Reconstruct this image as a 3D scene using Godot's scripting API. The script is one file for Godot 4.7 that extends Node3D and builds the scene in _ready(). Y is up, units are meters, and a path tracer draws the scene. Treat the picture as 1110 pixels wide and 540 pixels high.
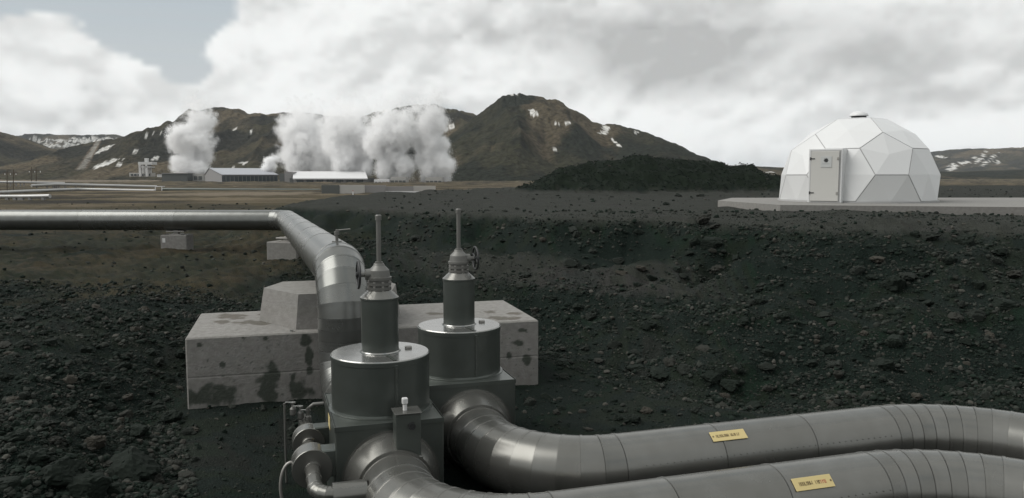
extends Node3D
# A geothermal field: clad steam pipes and two valves in a gravel pit, a white geodesic dome on a slab, the plant with its steam and hills behind.

const EYE := 3.2
const F := 860.0
const SKY_TURN := PI
const U := Vector3(0.9537, 0, -0.3007)     # along the pipe rack, to the right and away
const V := Vector3(-0.3007, 0, -0.9537)    # away from the viewer, square to U
var COSP: float
var SINP: float
var M := {}
var used := {}
var n_cloud := FastNoiseLite.new()
var n_big := FastNoiseLite.new()
var n_mid := FastNoiseLite.new()
var n_fine := FastNoiseLite.new()
var n_hill := FastNoiseLite.new()
var n_fine2 := FastNoiseLite.new()

# ---------------------------------------------------------------- helpers
class MB:
	var v := PackedVector3Array()
	var n := PackedVector3Array()
	var c := PackedColorArray()
	func tri(a: Vector3, b: Vector3, d: Vector3, na: Vector3, nb: Vector3, nd: Vector3) -> void:
		if (b - a).cross(d - a).dot(na + nb + nd) > 0.0:
			v.append(a); v.append(d); v.append(b)
			n.append(na); n.append(nd); n.append(nb)
		else:
			v.append(a); v.append(b); v.append(d)
			n.append(na); n.append(nb); n.append(nd)
	func flat(a: Vector3, b: Vector3, d: Vector3, out: Vector3) -> void:
		var k := (b - a).cross(d - a).normalized()
		if k.dot(out) < 0.0:
			k = -k
		tri(a, b, d, k, k, k)
	func quad(a: Vector3, b: Vector3, d: Vector3, e: Vector3, out: Vector3) -> void:
		flat(a, b, d, out)
		flat(a, d, e, out)
	func quadn(a: Vector3, b: Vector3, d: Vector3, e: Vector3, na: Vector3, nb: Vector3, nd: Vector3, ne: Vector3) -> void:
		tri(a, b, d, na, nb, nd)
		tri(a, d, e, na, nd, ne)
	# convex polygon, fan
	func poly(p: Array, out: Vector3) -> void:
		for i in range(1, p.size() - 1):
			flat(p[0], p[i], p[i + 1], out)
	func box(t: Transform3D, s: Vector3, bev := 0.0) -> void:
		var h := s * 0.5
		var b: float = minf(bev, minf(h.x, minf(h.y, h.z)) * 0.6)
		var o := t.origin
		for ax in 3:
			var a1: int = (ax + 1) % 3
			var a2: int = (ax + 2) % 3
			for sg in [-1.0, 1.0]:
				var q := []
				for k in [[-1.0, -1.0], [1.0, -1.0], [1.0, 1.0], [-1.0, 1.0]]:
					var p := Vector3()
					p[ax] = h[ax] * sg
					p[a1] = (h[a1] - b) * k[0]
					p[a2] = (h[a2] - b) * k[1]
					q.append(t * p)
				var d := Vector3(); d[ax] = sg
				quad(q[0], q[1], q[2], q[3], t.basis * d)
		if b <= 0.0:
			return
		for ax in 3:
			var a1: int = (ax + 1) % 3
			var a2: int = (ax + 2) % 3
			for s1 in [-1.0, 1.0]:
				for s2 in [-1.0, 1.0]:
					var e := []
					for k in [[-1.0, 0], [1.0, 0], [1.0, 1], [-1.0, 1]]:
						var p := Vector3()
						p[ax] = (h[ax] - b) * k[0]
						p[a1] = (h[a1] - (b if k[1] == 0 else 0.0)) * s1
						p[a2] = (h[a2] - (0.0 if k[1] == 0 else b)) * s2
						e.append(t * p)
					var d := Vector3(); d[a1] = s1; d[a2] = s2
					quad(e[0], e[1], e[2], e[3], t.basis * d)
		for sx in [-1.0, 1.0]:
			for sy in [-1.0, 1.0]:
				for sz in [-1.0, 1.0]:
					var q := []
					for ax in 3:
						var p := (h - Vector3(b, b, b)) * Vector3(sx, sy, sz)
						p[ax] = h[ax] * [sx, sy, sz][ax]
						q.append(t * p)
					flat(q[0], q[1], q[2], t.basis * Vector3(sx, sy, sz))
	# rings along an axis: prof = [[distance, radius], ...]; smooth round, hard along
	func lathe(o: Vector3, axis: Vector3, prof: Array, seg := 48, a0 := 0.0, a1 := TAU) -> void:
		axis = axis.normalized()
		var e1 := axis.cross(Vector3.UP if absf(axis.y) < 0.9 else Vector3.RIGHT).normalized()
		var e2 := axis.cross(e1).normalized()
		for i in prof.size() - 1:
			var s0: float = prof[i][0]; var r0: float = prof[i][1]
			var s1: float = prof[i + 1][0]; var r1: float = prof[i + 1][1]
			var l := Vector2(s1 - s0, r1 - r0).length()
			if l < 1e-7:
				continue
			var nr := (s1 - s0) / l
			var na := -(r1 - r0) / l
			for k in seg:
				var t0 := lerpf(a0, a1, float(k) / seg)
				var t1 := lerpf(a0, a1, float(k + 1) / seg)
				var d0 := e1 * cos(t0) + e2 * sin(t0)
				var d1 := e1 * cos(t1) + e2 * sin(t1)
				var m0 := (d0 * nr + axis * na).normalized()
				var m1 := (d1 * nr + axis * na).normalized()
				var pa := o + axis * s0 + d0 * r0
				var pb := o + axis * s0 + d1 * r0
				var pc := o + axis * s1 + d1 * r1
				var pd := o + axis * s1 + d0 * r1
				if r0 < 1e-6:
					tri(pa, pc, pd, m0, m1, m0)
				elif r1 < 1e-6:
					tri(pa, pb, pc, m0, m1, m1)
				else:
					quadn(pa, pb, pc, pd, m0, m1, m1, m0)
	# straight gore between two mitred rings: cylinder of radius r0 -> r1 from p0 to p1, end planes with normals m0 and m1
	func gore(p0: Vector3, p1: Vector3, m0: Vector3, m1: Vector3, r0: float, r1: float, seg := 48) -> void:
		var ax := (p1 - p0).normalized()
		var e1 := ax.cross(Vector3.UP if absf(ax.y) < 0.8 else Vector3(0.3, 0, 1)).normalized()
		var e2 := ax.cross(e1).normalized()
		for k in seg:
			var pts := []
			var ns := []
			for j in [k, k + 1]:
				var t: float = TAU * j / seg
				var d := e1 * cos(t) + e2 * sin(t)
				pts.append(p0 + d * r0 - ax * ((d * r0).dot(m0) / ax.dot(m0)))
				pts.append(p1 + d * r1 - ax * ((d * r1).dot(m1) / ax.dot(m1)))
				ns.append(d)
			quadn(pts[0], pts[2], pts[3], pts[1], ns[0], ns[1], ns[1], ns[0])
	# smooth tube along points
	func tube(p: Array, r: float, seg := 12, caps := true) -> void:
		var rings := []
		var dirs := []
		for i in p.size():
			var t: Vector3 = (p[mini(i + 1, p.size() - 1)] - p[maxi(i - 1, 0)]).normalized()
			var e1 := t.cross(Vector3.UP if absf(t.y) < 0.95 else Vector3.RIGHT).normalized()
			if i > 0:
				var last: Vector3 = dirs[i - 1][0]
				e1 = (last - t * last.dot(t)).normalized()
			var e2 := t.cross(e1)
			var ring := []
			var dd := []
			for k in seg + 1:
				var a := TAU * k / seg
				var d := e1 * cos(a) + e2 * sin(a)
				ring.append(p[i] + d * r); dd.append(d)
			rings.append(ring); dirs.append(dd)
		for i in p.size() - 1:
			for k in seg:
				quadn(rings[i][k], rings[i][k + 1], rings[i + 1][k + 1], rings[i + 1][k], dirs[i][k], dirs[i][k + 1], dirs[i + 1][k + 1], dirs[i + 1][k])
		if caps:
			for e in [0, p.size() - 1]:
				var o: Vector3 = p[e] - p[1] if e == 0 else p[e] - p[e - 1]
				for k in seg:
					flat(p[e], rings[e][k], rings[e][k + 1], o)
	func mesh() -> ArrayMesh:
		var a := []
		a.resize(Mesh.ARRAY_MAX)
		a[Mesh.ARRAY_VERTEX] = v
		a[Mesh.ARRAY_NORMAL] = n
		if c.size() == v.size() and c.size() > 0:
			a[Mesh.ARRAY_COLOR] = c
		var m := ArrayMesh.new()
		m.add_surface_from_arrays(Mesh.PRIMITIVE_TRIANGLES, a)
		return m

func numbered(called: String) -> String:
	var k: int = used.get(called, 0)
	used[called] = k + 1
	return called if k == 0 else "%s_%03d" % [called, k]

func base(called: String, label: String, category: String, where := Vector3.ZERO, group := "", kind := "") -> Node3D:
	var o := Node3D.new()
	o.name = numbered(called)
	add_child(o)
	o.position = where
	tag(o, label, category, group, kind)
	return o

func tag(o: Node, label := "", category := "", group := "", kind := "") -> void:
	if label: o.set_meta("label", label)
	if category: o.set_meta("category", category)
	if group: o.set_meta("group", group)
	if kind: o.set_meta("kind", kind)

# commits a builder as one named mesh; the builder's points are in world axes, the parent sits at its base
func put(mb, called: String, mat: Material, parent: Node = self) -> MeshInstance3D:
	var o := MeshInstance3D.new()
	o.name = numbered(called) if parent == self else called
	var m: ArrayMesh = mb.mesh() if mb is MB else mb
	m.surface_set_material(0, mat)
	o.mesh = m
	parent.add_child(o, true)
	if parent is Node3D and parent != self and mb is MB:
		o.position = -at_root(parent)
	return o

func at_root(p: Node) -> Vector3:
	var s := Vector3.ZERO
	while p != self and p is Node3D:
		s += p.position
		p = p.get_parent()
	return s

func ray(px: float, py: float) -> Vector3:
	var cx := (px - 555.0) / F
	var cy := -(py - 270.0) / F
	return Vector3(cx, cy * COSP - SINP, -cy * SINP - COSP)

func at_depth(px: float, py: float, z: float) -> Vector3:
	var d := ray(px, py)
	return Vector3(0, EYE, 0) + d * (z / -d.z)

func on_level(px: float, py: float, y: float) -> Vector3:
	var d := ray(px, py)
	return Vector3(0, EYE, 0) + d * ((y - EYE) / d.y)

func pixel(p: Vector3) -> Vector2:
	var y := p.y - EYE
	var f := -y * SINP - p.z * COSP
	return Vector2(555.0 + F * p.x / f, 270.0 - F * (y * COSP - p.z * SINP) / f)

func interp(tab: Array, x: float) -> float:
	if x <= tab[0][0]:
		return tab[0][1]
	for i in tab.size() - 1:
		if x <= tab[i + 1][0]:
			var t: float = (x - tab[i][0]) / (tab[i + 1][0] - tab[i][0])
			return lerpf(tab[i][1], tab[i + 1][1], t)
	return tab[tab.size() - 1][1]

func poly_sd(pts: PackedVector2Array, p: Vector2) -> float:
	var d := 1e18
	var inside := false
	var j := pts.size() - 1
	for i in pts.size():
		var a := pts[i]
		var b := pts[j]
		var e := b - a
		var w := p - a
		var q := w - e * clampf(w.dot(e) / e.length_squared(), 0.0, 1.0)
		d = minf(d, q.length_squared())
		if (a.y > p.y) != (b.y > p.y) and p.x < (b.x - a.x) * (p.y - a.y) / (b.y - a.y) + a.x:
			inside = not inside
		j = i
	return -sqrt(d) if inside else sqrt(d)

func noise(seed_: int, freq: float, oct: int) -> FastNoiseLite:
	var f := FastNoiseLite.new()
	f.noise_type = FastNoiseLite.TYPE_SIMPLEX_SMOOTH
	f.seed = seed_
	f.frequency = freq
	f.fractal_type = FastNoiseLite.FRACTAL_FBM
	f.fractal_octaves = oct
	return f

func noise_tex(seed_: int, freq: float, oct: int, lo: Color, hi: Color, size := 512, mid = null) -> NoiseTexture2D:
	var t := NoiseTexture2D.new()
	t.width = size; t.height = size
	t.seamless = true
	t.noise = noise(seed_, freq, oct)
	var g := Gradient.new()
	g.set_color(0, lo); g.set_color(1, hi)
	if mid != null:
		g.add_point(0.5, mid)
	t.color_ramp = g
	return t

func lin(r: float, g: float, b: float) -> Color:
	return Color(r, g, b).linear_to_srgb()

func mat(col: Color, rough: float, metal := 0.0) -> StandardMaterial3D:
	var m := StandardMaterial3D.new()
	m.albedo_color = col.linear_to_srgb()
	m.roughness = rough
	m.metallic = metal
	return m

func make_materials() -> void:
	var rt := noise_tex(5, 0.012, 4, Color(0.84, 0.84, 0.84), Color(1, 1, 1), 512)
	var dirt := noise_tex(8, 0.018, 5, Color(0.90, 0.895, 0.885), Color(1, 1, 1), 512)
	# sheet metal is never quite flat
	var dents := NoiseTexture2D.new()
	dents.width = 512; dents.height = 512
	dents.seamless = true
	dents.as_normal_map = true
	dents.bump_strength = 2.2
	dents.noise = noise(9, 0.010, 2)
	for a in [["cladding", Color(0.172, 0.172, 0.160), 0.29, 0.70], ["cladding_b", Color(0.185, 0.185, 0.173), 0.28, 0.70], ["casing", Color(0.094, 0.106, 0.097), 0.34, 0.58], ["lid_skylit", Color(0.34, 0.34, 0.33), 0.22, 0.85], ["aluminium", Color(0.165, 0.170, 0.162), 0.32, 0.74], ["aluminium_b", Color(0.185, 0.190, 0.182), 0.30, 0.74], ["castiron", Color(0.15, 0.15, 0.14), 0.5, 0.4], ["bright", Color(0.62, 0.62, 0.60), 0.3, 0.85]]:
		var m := mat(a[1], a[2], a[3])
		m.roughness_texture = rt
		m.albedo_texture = dirt
		m.uv1_triplanar = true
		m.uv1_world_triplanar = true
		m.uv1_scale = Vector3(0.35, 0.35, 0.35)
		m.normal_enabled = true
		m.normal_texture = dents
		m.normal_scale = 0.16
		M[a[0]] = m
	M.black = mat(Color(0.015, 0.016, 0.016), 0.5)
	M.rubber = mat(Color(0.02, 0.02, 0.02), 0.75)
	M.yellow = mat(Color(0.47, 0.38, 0.17), 0.55)
	M.ink = mat(Color(0.10, 0.07, 0.03), 0.7)
	M.redink = mat(Color(0.30, 0.06, 0.04), 0.7)
	M.steel = mat(Color(0.30, 0.29, 0.27), 0.5, 0.6)
	var con := mat(Color(1, 1, 1), 0.9)
	con.vertex_color_use_as_albedo = true
	con.albedo_texture = noise_tex(21, 0.02, 5, Color(0.84, 0.835, 0.825), Color(1, 1, 1), 512)
	con.uv1_triplanar = true
	con.uv1_world_triplanar = true
	con.uv1_scale = Vector3(0.7, 0.7, 0.7)
	con.heightmap_enabled = true
	con.heightmap_texture = noise_tex(22, 0.06, 4, Color.BLACK, Color.WHITE, 512)
	con.heightmap_scale = 0.5
	M.concrete = con
	var gm := mat(Color(1, 1, 1), 0.95)
	gm.vertex_color_use_as_albedo = true
	gm.albedo_texture = noise_tex(31, 0.05, 5, Color(0.45, 0.45, 0.45), Color(1, 1, 1), 1024, Color(0.8, 0.8, 0.8))
	gm.uv1_triplanar = true
	gm.uv1_world_triplanar = true
	gm.uv1_scale = Vector3(0.45, 0.45, 0.45)
	gm.normal_enabled = true
	var gn := NoiseTexture2D.new()
	gn.width = 1024; gn.height = 1024
	gn.seamless = true
	gn.as_normal_map = true
	gn.bump_strength = 14.0
	gn.noise = noise(36, 0.075, 4)
	gm.normal_texture = gn
	gm.normal_scale = 1.0
	gm.metallic_specular = 0.25
	M.ground = gm
	var hm := mat(Color(1, 1, 1), 1.0)
	hm.vertex_color_use_as_albedo = true
	hm.albedo_texture = noise_tex(33, 0.03, 6, Color(0.35, 0.34, 0.32), Color(1, 1, 1), 1024, Color(0.8, 0.79, 0.76))
	hm.uv1_triplanar = true
	hm.uv1_world_triplanar = true
	hm.uv1_scale = Vector3(0.0045, 0.0045, 0.0045)
	hm.normal_enabled = true
	var hn := NoiseTexture2D.new()
	hn.width = 1024; hn.height = 1024
	hn.seamless = true
	hn.as_normal_map = true
	hn.bump_strength = 22.0
	hn.noise = noise(37, 0.016, 6)
	hm.normal_texture = hn
	hm.normal_scale = 1.0
	hm.metallic_specular = 0.1
	M.hill = hm
	var rm := mat(Color(1, 1, 1), 0.9)
	rm.vertex_color_use_as_albedo = true
	rm.albedo_texture = noise_tex(34, 0.05, 5, Color(0.5, 0.5, 0.5), Color(1, 1, 1), 256)
	rm.uv1_triplanar = true
	rm.uv1_scale = Vector3(1.2, 1.2, 1.2)
	rm.metallic_specular = 0.3
	M.rock = rm
	M.dome = mat(Color(0.56, 0.565, 0.56), 0.34)
	M.dome_seam = mat(Color(0.32, 0.32, 0.315), 0.6)
	M.door = mat(Color(0.43, 0.425, 0.40), 0.5)
	M.plate = mat(Color(0.40, 0.41, 0.40), 0.5)
	M.white = mat(Color(0.50, 0.50, 0.49), 0.5)
	M.white_roof = mat(Color(0.58, 0.58, 0.58), 0.6)
	M.grey_roof = mat(Color(0.30, 0.31, 0.33), 0.5)
	M.grey_wall = mat(Color(0.20, 0.195, 0.19), 0.7)
	M.dark_wall = mat(Color(0.07, 0.075, 0.07), 0.6)
	M.glass_dark = mat(Color(0.04, 0.05, 0.05), 0.15)
	M.pale_wall = mat(Color(0.34, 0.33, 0.31), 0.8)
	M.pipe_far = mat(Color(0.36, 0.36, 0.35), 0.45, 0.4)
	M.wood = mat(Color(0.07, 0.055, 0.04), 0.9)
	M.steam = mat(Color(0.99, 0.99, 0.99), 1.0)
	M.steam.metallic_specular = 0.0
	M.steam.backlight_enabled = true
	M.steam.backlight = Color(1, 1, 1)
	M.road = mat(Color(0.24, 0.22, 0.19), 0.95)

# ---------------------------------------------------------------- sky
# soft biases of the cloud cover and of its tone: [px, py, half width, half height, cover, tone]
const CLOUDS := [
	[135, 5, 95, 32, -1.3, 0.0], [180, 48, 66, 40, -1.3, 0.0], [208, 82, 26, 16, -0.8, 0.0], [40, -20, 70, 26, -0.9, 0.0],
	[40, 70, 90, 45, 0.8, 0.16], [110, 105, 60, 22, 0.6, -0.02], [60, 118, 90, 14, 0.4, -0.10], [300, 100, 90, 35, 0.7, 0.10],
	[330, 30, 60, 35, 0.5, 0.05], [430, 50, 90, 40, 0.5, 0.06], [350, 12, 40, 22, 0.3, -0.08], [500, 30, 100, 40, 0.6, 0.0], [540, 95, 45, 26, 0.7, 0.20],
	[505, 82, 30, 12, -0.5, 0.0], [592, 92, 14, 14, -0.9, 0.0], [700, 127, 40, 8, -0.5, 0.0], [650, 130, 80, 26, 0.5, 0.13], [770, 150, 90, 25, 0.4, 0.14],
	[720, 80, 85, 45, 0.8, -0.30], [830, 35, 190, 40, 0.8, -0.22], [640, 50, 90, 40, 0.6, -0.08], [960, 70, 130, 45, 0.7, -0.16], [1010, 115, 60, 16, 0.4, -0.12],
	[1065, 82, 30, 16, -0.55, 0.0], [1075, 115, 50, 20, 0.4, 0.10], [880, 110, 60, 20, 0.3, 0.06], [560, 20, 60, 25, 0.3, -0.06],
]

func sky_color(d: Vector3) -> Color:
	var y := maxf(d.y, 0.0)
	var q := Vector3(d.x, y * 1.45, d.z) * 5.2
	var wx := n_cloud.get_noise_3dv(q * 0.7 + Vector3(31, 7, 2))
	var wy := n_cloud.get_noise_3dv(q * 0.7 + Vector3(3, 57, 22))
	q += Vector3(wx * 0.45, wy * 0.35, -wx * 0.3)
	var c := n_cloud.get_noise_3dv(q)
	var c2 := n_cloud.get_noise_3dv(q + Vector3(-0.04, 0.11, -0.03))
	var big := n_cloud.get_noise_3dv(q * 0.37 + Vector3(9, 3, 5))
	var cover := 0.40 + c * 1.15 + big * 0.6
	var tone := 0.0
	if d.z < -0.3:
		var f := d.z
		var p := pixel(Vector3(0, EYE, 0) + d)
		if p.x > -300 and p.x < 1410 and p.y > -300:
			for a in CLOUDS:
				var k: float = pow((p.x - a[0]) / a[2], 2) + pow((p.y - a[1]) / a[3], 2)
				if k < 6.0:
					k = exp(-k * 0.8)
					cover += a[4] * k
					tone += a[5] * k
	var cl := smoothstep(-0.03, 0.17, cover + n_fine2.get_noise_3dv(q * 2.3 + Vector3(4, 4, 4)) * 0.28)
	var fine := n_fine2.get_noise_3dv(q * 3.1)
	var b := 0.70 + tone * 1.15 + clampf((c - c2) * 1.6, -0.26, 0.26) * lerpf(1.0, 0.45, smoothstep(-0.02, -0.25, tone)) - 0.10 * smoothstep(0.8, 1.8, cover) + c * 0.26 + big * 0.06 + fine * 0.06 + 0.12 * (1.0 - smoothstep(0.0, 0.11, y))
	b = 0.30 + 0.66 * smoothstep(-0.35, 1.02, b)
	var white := Color(b * 0.985, b, b * 0.99)
	var blue := Color(0.42, 0.50, 0.56).lerp(Color(0.62, 0.645, 0.65), 1.0 - smoothstep(0.0, 0.35, y))
	return blue.lerp(white, cl)

func dir_of(x: float, y: float, w: float, h: float) -> Vector3:
	var az := (x / w - 0.5) * TAU + SKY_TURN
	var el := (0.5 - y / h) * PI
	return Vector3(sin(az) * cos(el), sin(el), -cos(az) * cos(el))

func make_sky() -> Image:
	var im := Image.create(1024, 512, false, Image.FORMAT_RGB8)
	for y in 260:
		for x in 1024:
			im.set_pixel(x, y, sky_color(dir_of(x + 0.5, y + 0.5, 1024, 512)).linear_to_srgb())
	for y in range(260, 512):
		im.fill_rect(Rect2i(0, y, 1024, 1), lin(0.10, 0.10, 0.09))
	im.resize(4096, 2048, Image.INTERPOLATE_BILINEAR)
	for y in range(790, 1028):
		for x in range(1590, 2507):
			im.set_pixel(x, y, sky_color(dir_of(x + 0.5, y + 0.5, 4096, 2048)).linear_to_srgb())
	return im

# ---------------------------------------------------------------- the ground
var PLATEAU := PackedVector2Array([Vector2(-7.9, -31.5), Vector2(-3.5, -26.5), Vector2(0.1, -23.6), Vector2(4.8, -20.6), Vector2(11.5, -18.4), Vector2(25, -14.5), Vector2(90, -5), Vector2(140, -60), Vector2(70, -95), Vector2(12, -82), Vector2(-2, -74), Vector2(-5.5, -63), Vector2(-8.4, -47), Vector2(-8.9, -36)])
var PIT := PackedVector2Array([Vector2(-1.7, -4.4), Vector2(-2.6, -6.0), Vector2(-3.4, -8.0), Vector2(-4.5, -10.2), Vector2(-5.0, -11.2), Vector2(-5.2, -12.6), Vector2(-3, -13.8), Vector2(0.0, -14.4), Vector2(0.9, -13.4), Vector2(2.2, -11.4), Vector2(5, -10.6), Vector2(9, -9.6), Vector2(14, -7.5), Vector2(14, -3.5), Vector2(5, -3.4)])
const MOUND := [[540, 214], [575, 206], [600, 191], [640, 183], [672, 179], [690, 173.5], [712, 174.5], [735, 179], [765, 182], [790, 187], [805, 184], [825, 195], [850, 207], [880, 216]]

func mound_height(x: float, z: float) -> float:
	# a long heap behind the gravel flat, its crest 56 m away
	var dz := z + 56.0
	if absf(dz) > 13.0 or x < -4.0 or x > 26.0:
		return 0.0
	var px := 555.0 + F * x / (56.0 * 0.9957)
	var top: float = EYE + (190.0 - interp(MOUND, px)) / F * 56.0 - 1.75
	if top <= 0.0:
		return 0.0
	var k := clampf(1.0 - absf(dz) / 11.0, 0.0, 1.0)
	return top * smoothstep(0.0, 1.0, k)

func height(x: float, z: float) -> float:
	var r := sqrt(x * x + z * z)
	var far := -z
	# the open field, falling gently towards the plant
	var s := 0.63 - 2.4 * smoothstep(60.0, 600.0, r)
	var p := Vector2(x, z)
	var big := n_big.get_noise_2d(x, z)
	if r < 170.0:
		var sd := poly_sd(PLATEAU, p) + n_mid.get_noise_2d(x * 0.5, z * 0.5) * 1.0
		# the bank of the plateau: steep with a bench below in the middle, a long slope to the right
		var right := smoothstep(3.0, 7.5, x - 0.0)
		var mid := smoothstep(-8.0, -4.5, x)
		var a: float
		if sd < 0.0:
			a = 2.05
		else:
			var left_bank := lerpf(2.05, 0.63, smoothstep(0.0, 4.2, sd))
			var mid_bank := 2.05 - 0.95 * smoothstep(0.0, 2.1, sd) - 0.22 * smoothstep(2.3, 5.2, sd) - 0.22 * smoothstep(4.7, 5.7, sd) - 0.30 * smoothstep(5.7, 8.5, sd)
			var right_bank := 2.05 - 1.75 * smoothstep(-0.5, 8.6, sd)
			a = lerpf(lerpf(left_bank, mid_bank, mid), right_bank, right)
		var blend := smoothstep(110.0, 170.0, r)
		if x > -9.5 or sd < 8.0:
			s = lerpf(a, s, blend)
		s += mound_height(x, z)
		# the stand of the camera on the near rim
		s += 1.05 * (1.0 - smoothstep(1.6, 4.6, Vector2(x, z - 0.6).length())) * (1.0 - smoothstep(0.9, 1.6, s))
	if r < 40.0:
		var pd := poly_sd(PIT, p) + n_mid.get_noise_2d(x * 1.2 + 50.0, z * 1.2) * 0.35
		var w := lerpf(1.7, 2.6, smoothstep(0.0, 4.0, x))
		if far > 11.0 and x > -3.5 and x < 2.0:
			w = 3.4
		var k := smoothstep(0.0, w, pd)
		s = lerpf(-0.06, s, k)
		var rough := 0.25 + 0.75 * smoothstep(-0.2, 0.6, pd)
		if r < 60.0:
			var flat_ := 1.0
			if s > 1.96:
				flat_ = 0.25
			s += rough * flat_ * (big * (0.22 + 0.22 * smoothstep(2.0, 6.0, x)) + n_mid.get_noise_2d(x, z) * (0.20 + 0.12 * smoothstep(0.5, 4.0, x)) + n_fine.get_noise_2d(x, z) * 0.10)
		# a dug hollow in the bank between bench and slope
		var hx := (x - 4.9) / 1.3
		var hz := (z + 17.9) / 1.0
		s -= 0.55 * smoothstep(1.0, 0.35, sqrt(hx * hx + hz * hz) + n_mid.get_noise_2d(x * 2.0, z * 2.0) * 0.3)
		# the pit is a little deeper right under the pipes
		s -= 0.20 * (1.0 - smoothstep(0.3, 1.6, absf(Vector2(x + 1.3, z + 7.0).dot(Vector2(0.9537, -0.3007))))) * smoothstep(0.0, -0.8, pd) * smoothstep(-11.0, -9.5, z)
	else:
		var g := 0.14 + 0.8 * smoothstep(100.0, 600.0, r)
		s += big * g + n_mid.get_noise_2d(x, z) * (0.10 if s < 2.2 else 0.42) + (n_fine.get_noise_2d(x * 0.7, z * 0.7) * 0.25 if s > 2.3 and r < 90.0 else 0.0)
	# the concrete things stand on a level bed
	return s

func ground_color(x: float, z: float, y: float) -> Color:
	var r := sqrt(x * x + z * z)
	var a := n_mid.get_noise_2d(x * 0.6 + 90.0, z * 0.6)
	var b := n_big.get_noise_2d(x * 1.4 + 200.0, z * 1.4)
	var f := n_fine.get_noise_2d(x * 1.5, z * 1.5 + 40.0)
	var gravel := Color(0.0080, 0.0175, 0.0118)
	var dust := Color(0.022, 0.0285, 0.0225)
	var c := gravel.lerp(dust, clampf(0.30 + a * 0.9 + b * 0.5, 0.0, 1.0))
	# the trodden bench half way up the bank
	if x > -4.0 and x < 6.0 and y > 0.75 and y < 1.35 and r < 30.0:
		var sd := poly_sd(PLATEAU, Vector2(x, z))
		c = c.lerp(Color(0.047, 0.049, 0.042), 0.8 * smoothstep(2.0, 3.0, sd + a) * (1.0 - smoothstep(4.6, 5.8, sd + a)) * smoothstep(-4.0, -1.0, x) * (1.0 - smoothstep(3.0, 5.5, x)))
	# moss and thin grass on the field
	if x < 0.0:
		var moss := Color(0.070, 0.058, 0.034).lerp(Color(0.038, 0.040, 0.024), clampf(0.5 + b * 1.6, 0.0, 1.0))
		var k := smoothstep(-4.5, -7.5, x + a * 3.0) * smoothstep(15.5, 18.5, -z + a * 3.0) * smoothstep(-0.35, 0.25, a + b + 0.5)
		c = c.lerp(moss, k * smoothstep(1.5, 1.1, y) * (0.35 + 0.65 * smoothstep(-0.35, 0.15, f)))
	if y > 1.85 and y < 2.6 and r < 140.0:
		c = c.lerp(Color(0.057, 0.060, 0.052), 0.85 * smoothstep(1.85, 1.98, y))
	if y > 2.15 and r < 100.0:
		c = c.lerp(Color(0.009, 0.0165, 0.0115), smoothstep(2.20, 2.36, y + a * 0.1))
	if r > 48.0:
		var tan_ := Color(0.23, 0.185, 0.125)
		var olive := Color(0.115, 0.096, 0.056)
		var dark := Color(0.045, 0.042, 0.033)
		var g := olive.lerp(tan_, smoothstep(-0.10, 0.40, n_big.get_noise_2d(x * 0.22 + 11.0, z * 0.7)))
		g = g.lerp(dark, smoothstep(0.05, 0.45, n_big.get_noise_2d(x * 0.3 - 77.0, z * 0.9 + 31.0)))
		# bare pale strips of old track and dry grass
		var strip := smoothstep(98.0, 108.0, -z + a * 6.0) * (1.0 - smoothstep(122.0, 134.0, -z + a * 6.0)) * smoothstep(-52.0, -46.0, x) * (1.0 - smoothstep(-34.0, -27.0, x + b * 8.0))
		strip = maxf(strip, smoothstep(480.0, 560.0, -z + b * 120.0) * (1.0 - smoothstep(800.0, 900.0, -z)) * (1.0 - smoothstep(-330.0, -270.0, x)))
		g = g.lerp(Color(0.30, 0.25, 0.185), 0.85 * strip)
		c = c.lerp(g, smoothstep(50.0, 80.0, r) * smoothstep(1.9, 1.2, y))
	return c

func make_ground() -> void:
	# one sheet: rings round the camera that widen with distance, finer across the view
	var angles := PackedFloat32Array()
	var k := 0
	while k <= 540:
		angles.append(deg_to_rad(-46.0 + 92.0 * k / 540.0))
		k += 1
	for i in range(1, 60):
		angles.append(deg_to_rad(46.0 + 268.0 * i / 60.0))
	angles.append(angles[0] + TAU)
	var radii := PackedFloat32Array([0.0, 0.6, 1.2, 1.8, 2.4, 3.0])
	var r := 3.4
	while r < 60.0:
		radii.append(r)
		r *= 1.0105
	while r < 9000.0:
		radii.append(r)
		r *= 1.028
	var na := angles.size()
	var v := PackedVector3Array()
	var c := PackedColorArray()
	for rr in radii:
		for a in angles:
			var x := sin(a) * rr
			var z := -cos(a) * rr
			var y := height(x, z)
			v.append(Vector3(x, y, z))
			c.append(ground_color(x, z, y))
	var idx := PackedInt32Array()
	for i in radii.size() - 1:
		for j in na - 1:
			var p := i * na + j
			idx.append(p); idx.append(p + na); idx.append(p + 1)
			idx.append(p + 1); idx.append(p + na); idx.append(p + na + 1)
	put_grid(v, c, idx, "ground", M.ground)

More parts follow.
